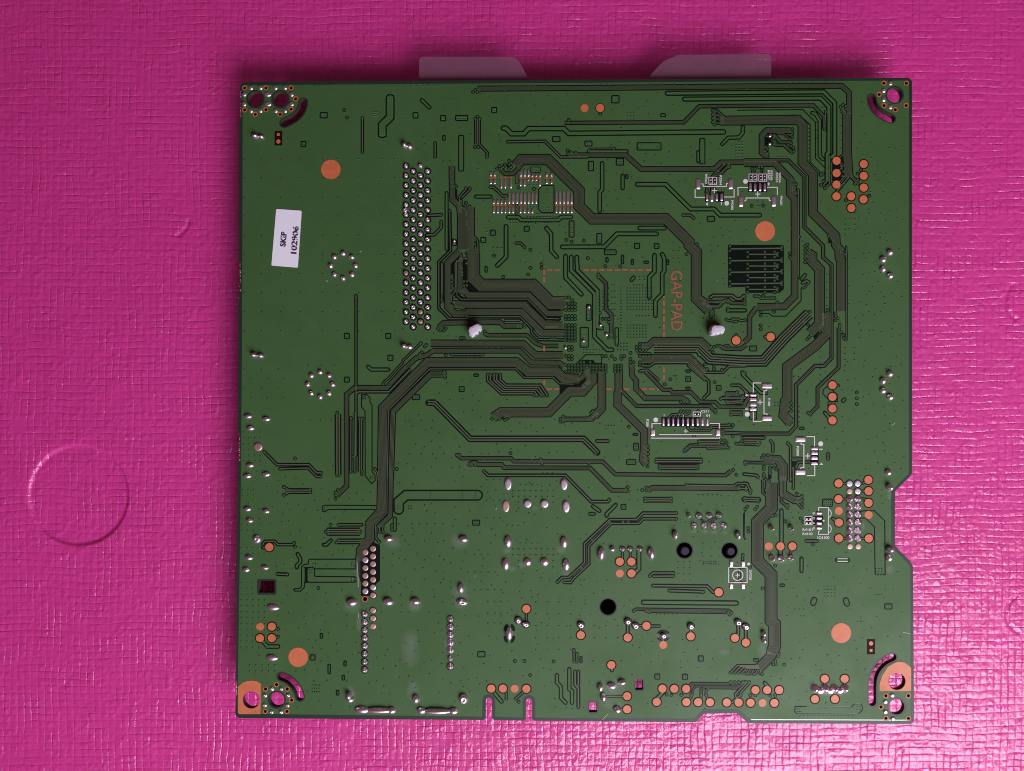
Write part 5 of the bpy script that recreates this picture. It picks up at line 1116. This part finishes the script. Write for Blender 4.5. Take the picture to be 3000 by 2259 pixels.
# scattered ground vias where nothing else is
rv = random.Random(11); n_ = 0
for _ in range(9000):
    x, y = rv.uniform(725, 2650), rv.uniform(262, 2085)
    if x > 2600 and 1380 < y < 1660: continue
    if y > 2030 and 1405 < x < 1580: continue
    if x < 1180 and y < 1330: continue
    if OCC[int(y / 4), int(x / 4)]: continue
    bare_via(x, y, rv.uniform(2.0, 2.6)); occ(x, y, 15 if x < 1500 or y > 1650 else 12); n_ += 1
    if n_ > 900: break
VIAS.build('vias', kind='stuff')

# label
tile(680, 600)
mb = MB(); lab = [(540, 52), (850, 74), (803, 768), (481, 742)]
def round_poly(pts, r, n=4):
    out = []
    for i, p in enumerate(pts):
        a, b = pts[i - 1], pts[(i + 1) % len(pts)]
        da, db = math.hypot(a[0]-p[0], a[1]-p[1]), math.hypot(b[0]-p[0], b[1]-p[1])
        s, e = (p[0] + (a[0]-p[0]) * r / da, p[1] + (a[1]-p[1]) * r / da), (p[0] + (b[0]-p[0]) * r / db, p[1] + (b[1]-p[1]) * r / db)
        for k in range(n + 1):
            t = k / n; out.append(((1-t)**2 * s[0] + 2*t*(1-t) * p[0] + t*t * e[0], (1-t)**2 * s[1] + 2*t*(1-t) * p[1] + t*t * e[1]))
    return out
lp = [T(p) for p in round_poly(lab, 16)]; lo, hi = W(lp, Z_POUR), W(lp, 160e-6)
mb.poly(hi, 'paper')
for i in range(len(lo)): mb.poly([lo[i], lo[(i+1) % len(lo)], hi[(i+1) % len(lo)], hi[i]], 'paper')
label_o = mb.build('label_sticker', label='white paper label stamped SKIP')
text('SKIP', 628, 420, 188, 74, 85.2, 'ink', 168e-6, 'stamped_lettering', bold=0.05, parent=label_o)
text('102906', 766, 430, 345, 80, 85.2, 'ink', 168e-6, 'stamped_lettering', bold=0.045, parent=label_o)

# sloping lip of the solder mask where it ends along an edge
def lip(pts, w=2.6):
    mb = MB(); a = pts; b = offset(pts, -w)
    for i in range(len(a) - 1):
        hi = W([a[i], a[i+1]], 52e-6); lo_ = W([b[i], b[i+1]], 6e-6)
        mb.poly([hi[0], hi[1], lo_[1], lo_[0]], 'mask_edge')
    mb.build('mask_lip')
lip([(2662, 2108.5), (2410, 2107.5), (2200, 2107)]); 
tile(2180, 1750)
for x0, y0, x1, y1 in ((760, 1334, 1305, 1337), (1350, 1301, 1426, 1301), (645, 1416, 1392, 1420)): lip([T((x1, y1 - 6)), T((x0, y0 - 6))], 2.4)
tile(2180, 1400)
for x0, y0, x1, y1 in ((1140, 978, 1262, 978), (1140, 1018, 1262, 1018)): lip([T((x1, y1)), T((x0, y0))], 2.2)
# chipped glass fibre along the snapped-off tabs, scratches and dust
mb = MB(); r9 = random.Random(5)
for y0, y1, x in ((268, 345, 705.5), (770, 852, 703.5), (1270, 1350, 701.5), (1998, 2034, 693)):
    for k in range(22):
        y = r9.uniform(y0, y1); a = x + r9.uniform(-1.2, 1.6); q = r9.uniform(.4, 1.1)
        mb.poly(W([(a - q, y - q), (a + q, y - q * .6), (a + q * .5, y + q * 1.2), (a - q, y + q)], 40e-6 + r9.random() * 2e-5), 'fibre')
mb.build('chipped_edge', kind='stuff')
for k, (a, b) in enumerate((((2645, 1852), (2667, 1857)), ((1765, 2108), (1782, 2090)), ((955, 822), (962, 826)), ((1054, 739), (1061, 735)), ((2612, 1246), (2622, 1238)), ((1452, 1493), (1455, 1488)), ((1046, 1645), (1050, 1720)), ((1049, 1795), (1050, 1810)))):
    mb = MB(); strip(mb, [a, ((a[0] + b[0]) / 2 + .8, (a[1] + b[1]) / 2), b], 1.1, 88e-6, 'fibre', False); mb.build('scratch')
mb = MB()
for k in range(110):
    x, y = r9.uniform(715, 2655), r9.uniform(260, 2090); q = r9.uniform(.35, .85); t = r9.uniform(0, 3)
    mb.poly(W([(x + q * m * math.cos(t + n), y + q * math.sin(t + n)) for n, m in ((0, 2.0), (1.5, .8), (3.1, 1.6), (4.6, .7))], 101e-6 + r9.random() * 1e-5), 'fibre')
mb.build('dust', kind='stuff')

# nylon push pins
def push_pin(cx, cy, rot, sc, z=.0030):
    base = [(-85, -5), (-65, -45), (-35, -55), (5, -80), (45, -90), (80, -65), (87, -15), (70, 15), (45, 0), (50, 25), (20, 55), (0, 45), (5, 65), (-35, 85), (-70, 55)]
    base = round_poly(base, 9, 2); x, y = T((cx, cy)); c, s = math.cos(rot), math.sin(rot)
    ringv = []
    for k, zz in ((.96, .0002), (1.0, .0007), (.99, .0013), (.93, .0017), (.80, .0020), (.45, .0021)):
        ringv.append(W([(x + (c*a - s*b) * k * sc / TK, y + (s*a + c*b) * k * sc / TK) for a, b in base], zz * z / .0021))
    n = len(base); mb = MB(); v = [p for r_ in ringv for p in r_]
    f = [(k*n + i, k*n + (i+1) % n, (k+1)*n + (i+1) % n, (k+1)*n + i) for k in range(len(ringv) - 1) for i in range(n)] + [tuple((len(ringv)-1)*n + i for i in range(n))]
    mb.faces(v, f, 'nylon')
    st = circ(x, y, 60 * sc / TK, 12); a, b = W(st, -THICK), W(st, .0004)
    for i in range(12): mb.poly([a[i], a[(i+1) % 12], b[(i+1) % 12], b[i]], 'nylon')
    o = mb.build('push_pin'); return o
tile(1180, 600); push_pin(885, 1543, 0, 1.0)['label'] = 'white nylon push pin by the dense trace bundle'
tile(1680, 600); push_pin(1724, 1543, .5, 1.04)['label'] = 'white nylon push pin under the GAP-PAD lettering side'

# parts on the hidden component side that carry the board
def housing(name, x0, y0, x1, y1, open_top=False):
    mb = MB(); lp = rrect(x0, y0, x1, y1, 6, 2); pp = [P(*q) for q in lp]; n = len(pp)
    a = [(p.x, p.y, 0.0) for p in pp]; b = [(p.x, p.y, p.z - THICK + 2e-5) for p in pp]
    mb.poly(a if not open_top else [(x, y, .0002) for x, y, z in a], 'housing')
    if not open_top: mb.poly(b[::-1], 'housing')
    for i in range(n): mb.poly([a[i], b[i], b[(i+1) % n], a[(i+1) % n]], 'housing')
    return mb.build(name)
housing('connector_housing', 1165, 470, 1262, 985); housing('heat_sink', 1400, 700, 2020, 1230); housing('connector_housing', 1955, 1560, 2195, 1740, True); housing('connector_housing', 1735, 1735, 1835, 1900, True)
housing('connector_housing', 900, 1560, 1000, 1980); housing('connector_housing', 2330, 1420, 2440, 1620); housing('connector_housing', 760, 1180, 860, 1640); housing('connector_housing', 800, 620, 960, 760)

# locating pegs of the network jack in their two holes
tile(1680, 1400)
for x, y, r_ in ((1368, 900, 62), (1930, 905, 58)):
    px, py = T((x, y)); mb = MB(); n = 20; a = W(circ(px, py, r_ / TK, n), -THICK - .002); b = W(circ(px, py, r_ / TK, n), -.0009); c = W(circ(px, py, r_ / TK * .75, n), -.0005)
    for i in range(n): j = (i + 1) % n; mb.poly([a[i], a[j], b[j], b[i]], 'peg'); mb.poly([b[i], b[j], c[j], c[i]], 'peg')
    mb.poly(c, 'peg'); mb.build('locating_peg')

# clear film flaps stuck under the board
def film(pts, label):
    t = .00018; f = 1.8433
    lp = [(1150 + x / f, 100 + y / f) for x, y in round_poly(pts, 26, 5)]; pp = [P(x, y) - Vector((0, 0, THICK + 2e-5)) for x, y in lp]
    mb = MB(); a = [tuple(p) for p in pp]; b = [(p.x, p.y, p.z - t) for p in pp]; n = len(a)
    mb.poly(a[::-1], 'film'); mb.poly(b, 'film')
    for i in range(n): mb.poly([a[i], a[(i+1) % n], b[(i+1) % n], b[i]], 'film')
    o = mb.build('plastic_film', None); o['label'] = label; o['category'] = 'plastic film'; o['group'] = 'plastic film flaps under the board'
film([(139, 480), (139, 108), (662, 108), (700, 160), (770, 300), (770, 480)], 'frosted film flap with a straight slanted side, under the board edge')
film([(1350, 480), (1350, 300), (1400, 205), (1470, 130), (1550, 98), (2056, 92), (2056, 480)], 'frosted film flap with a broad curved shoulder, under the board edge')
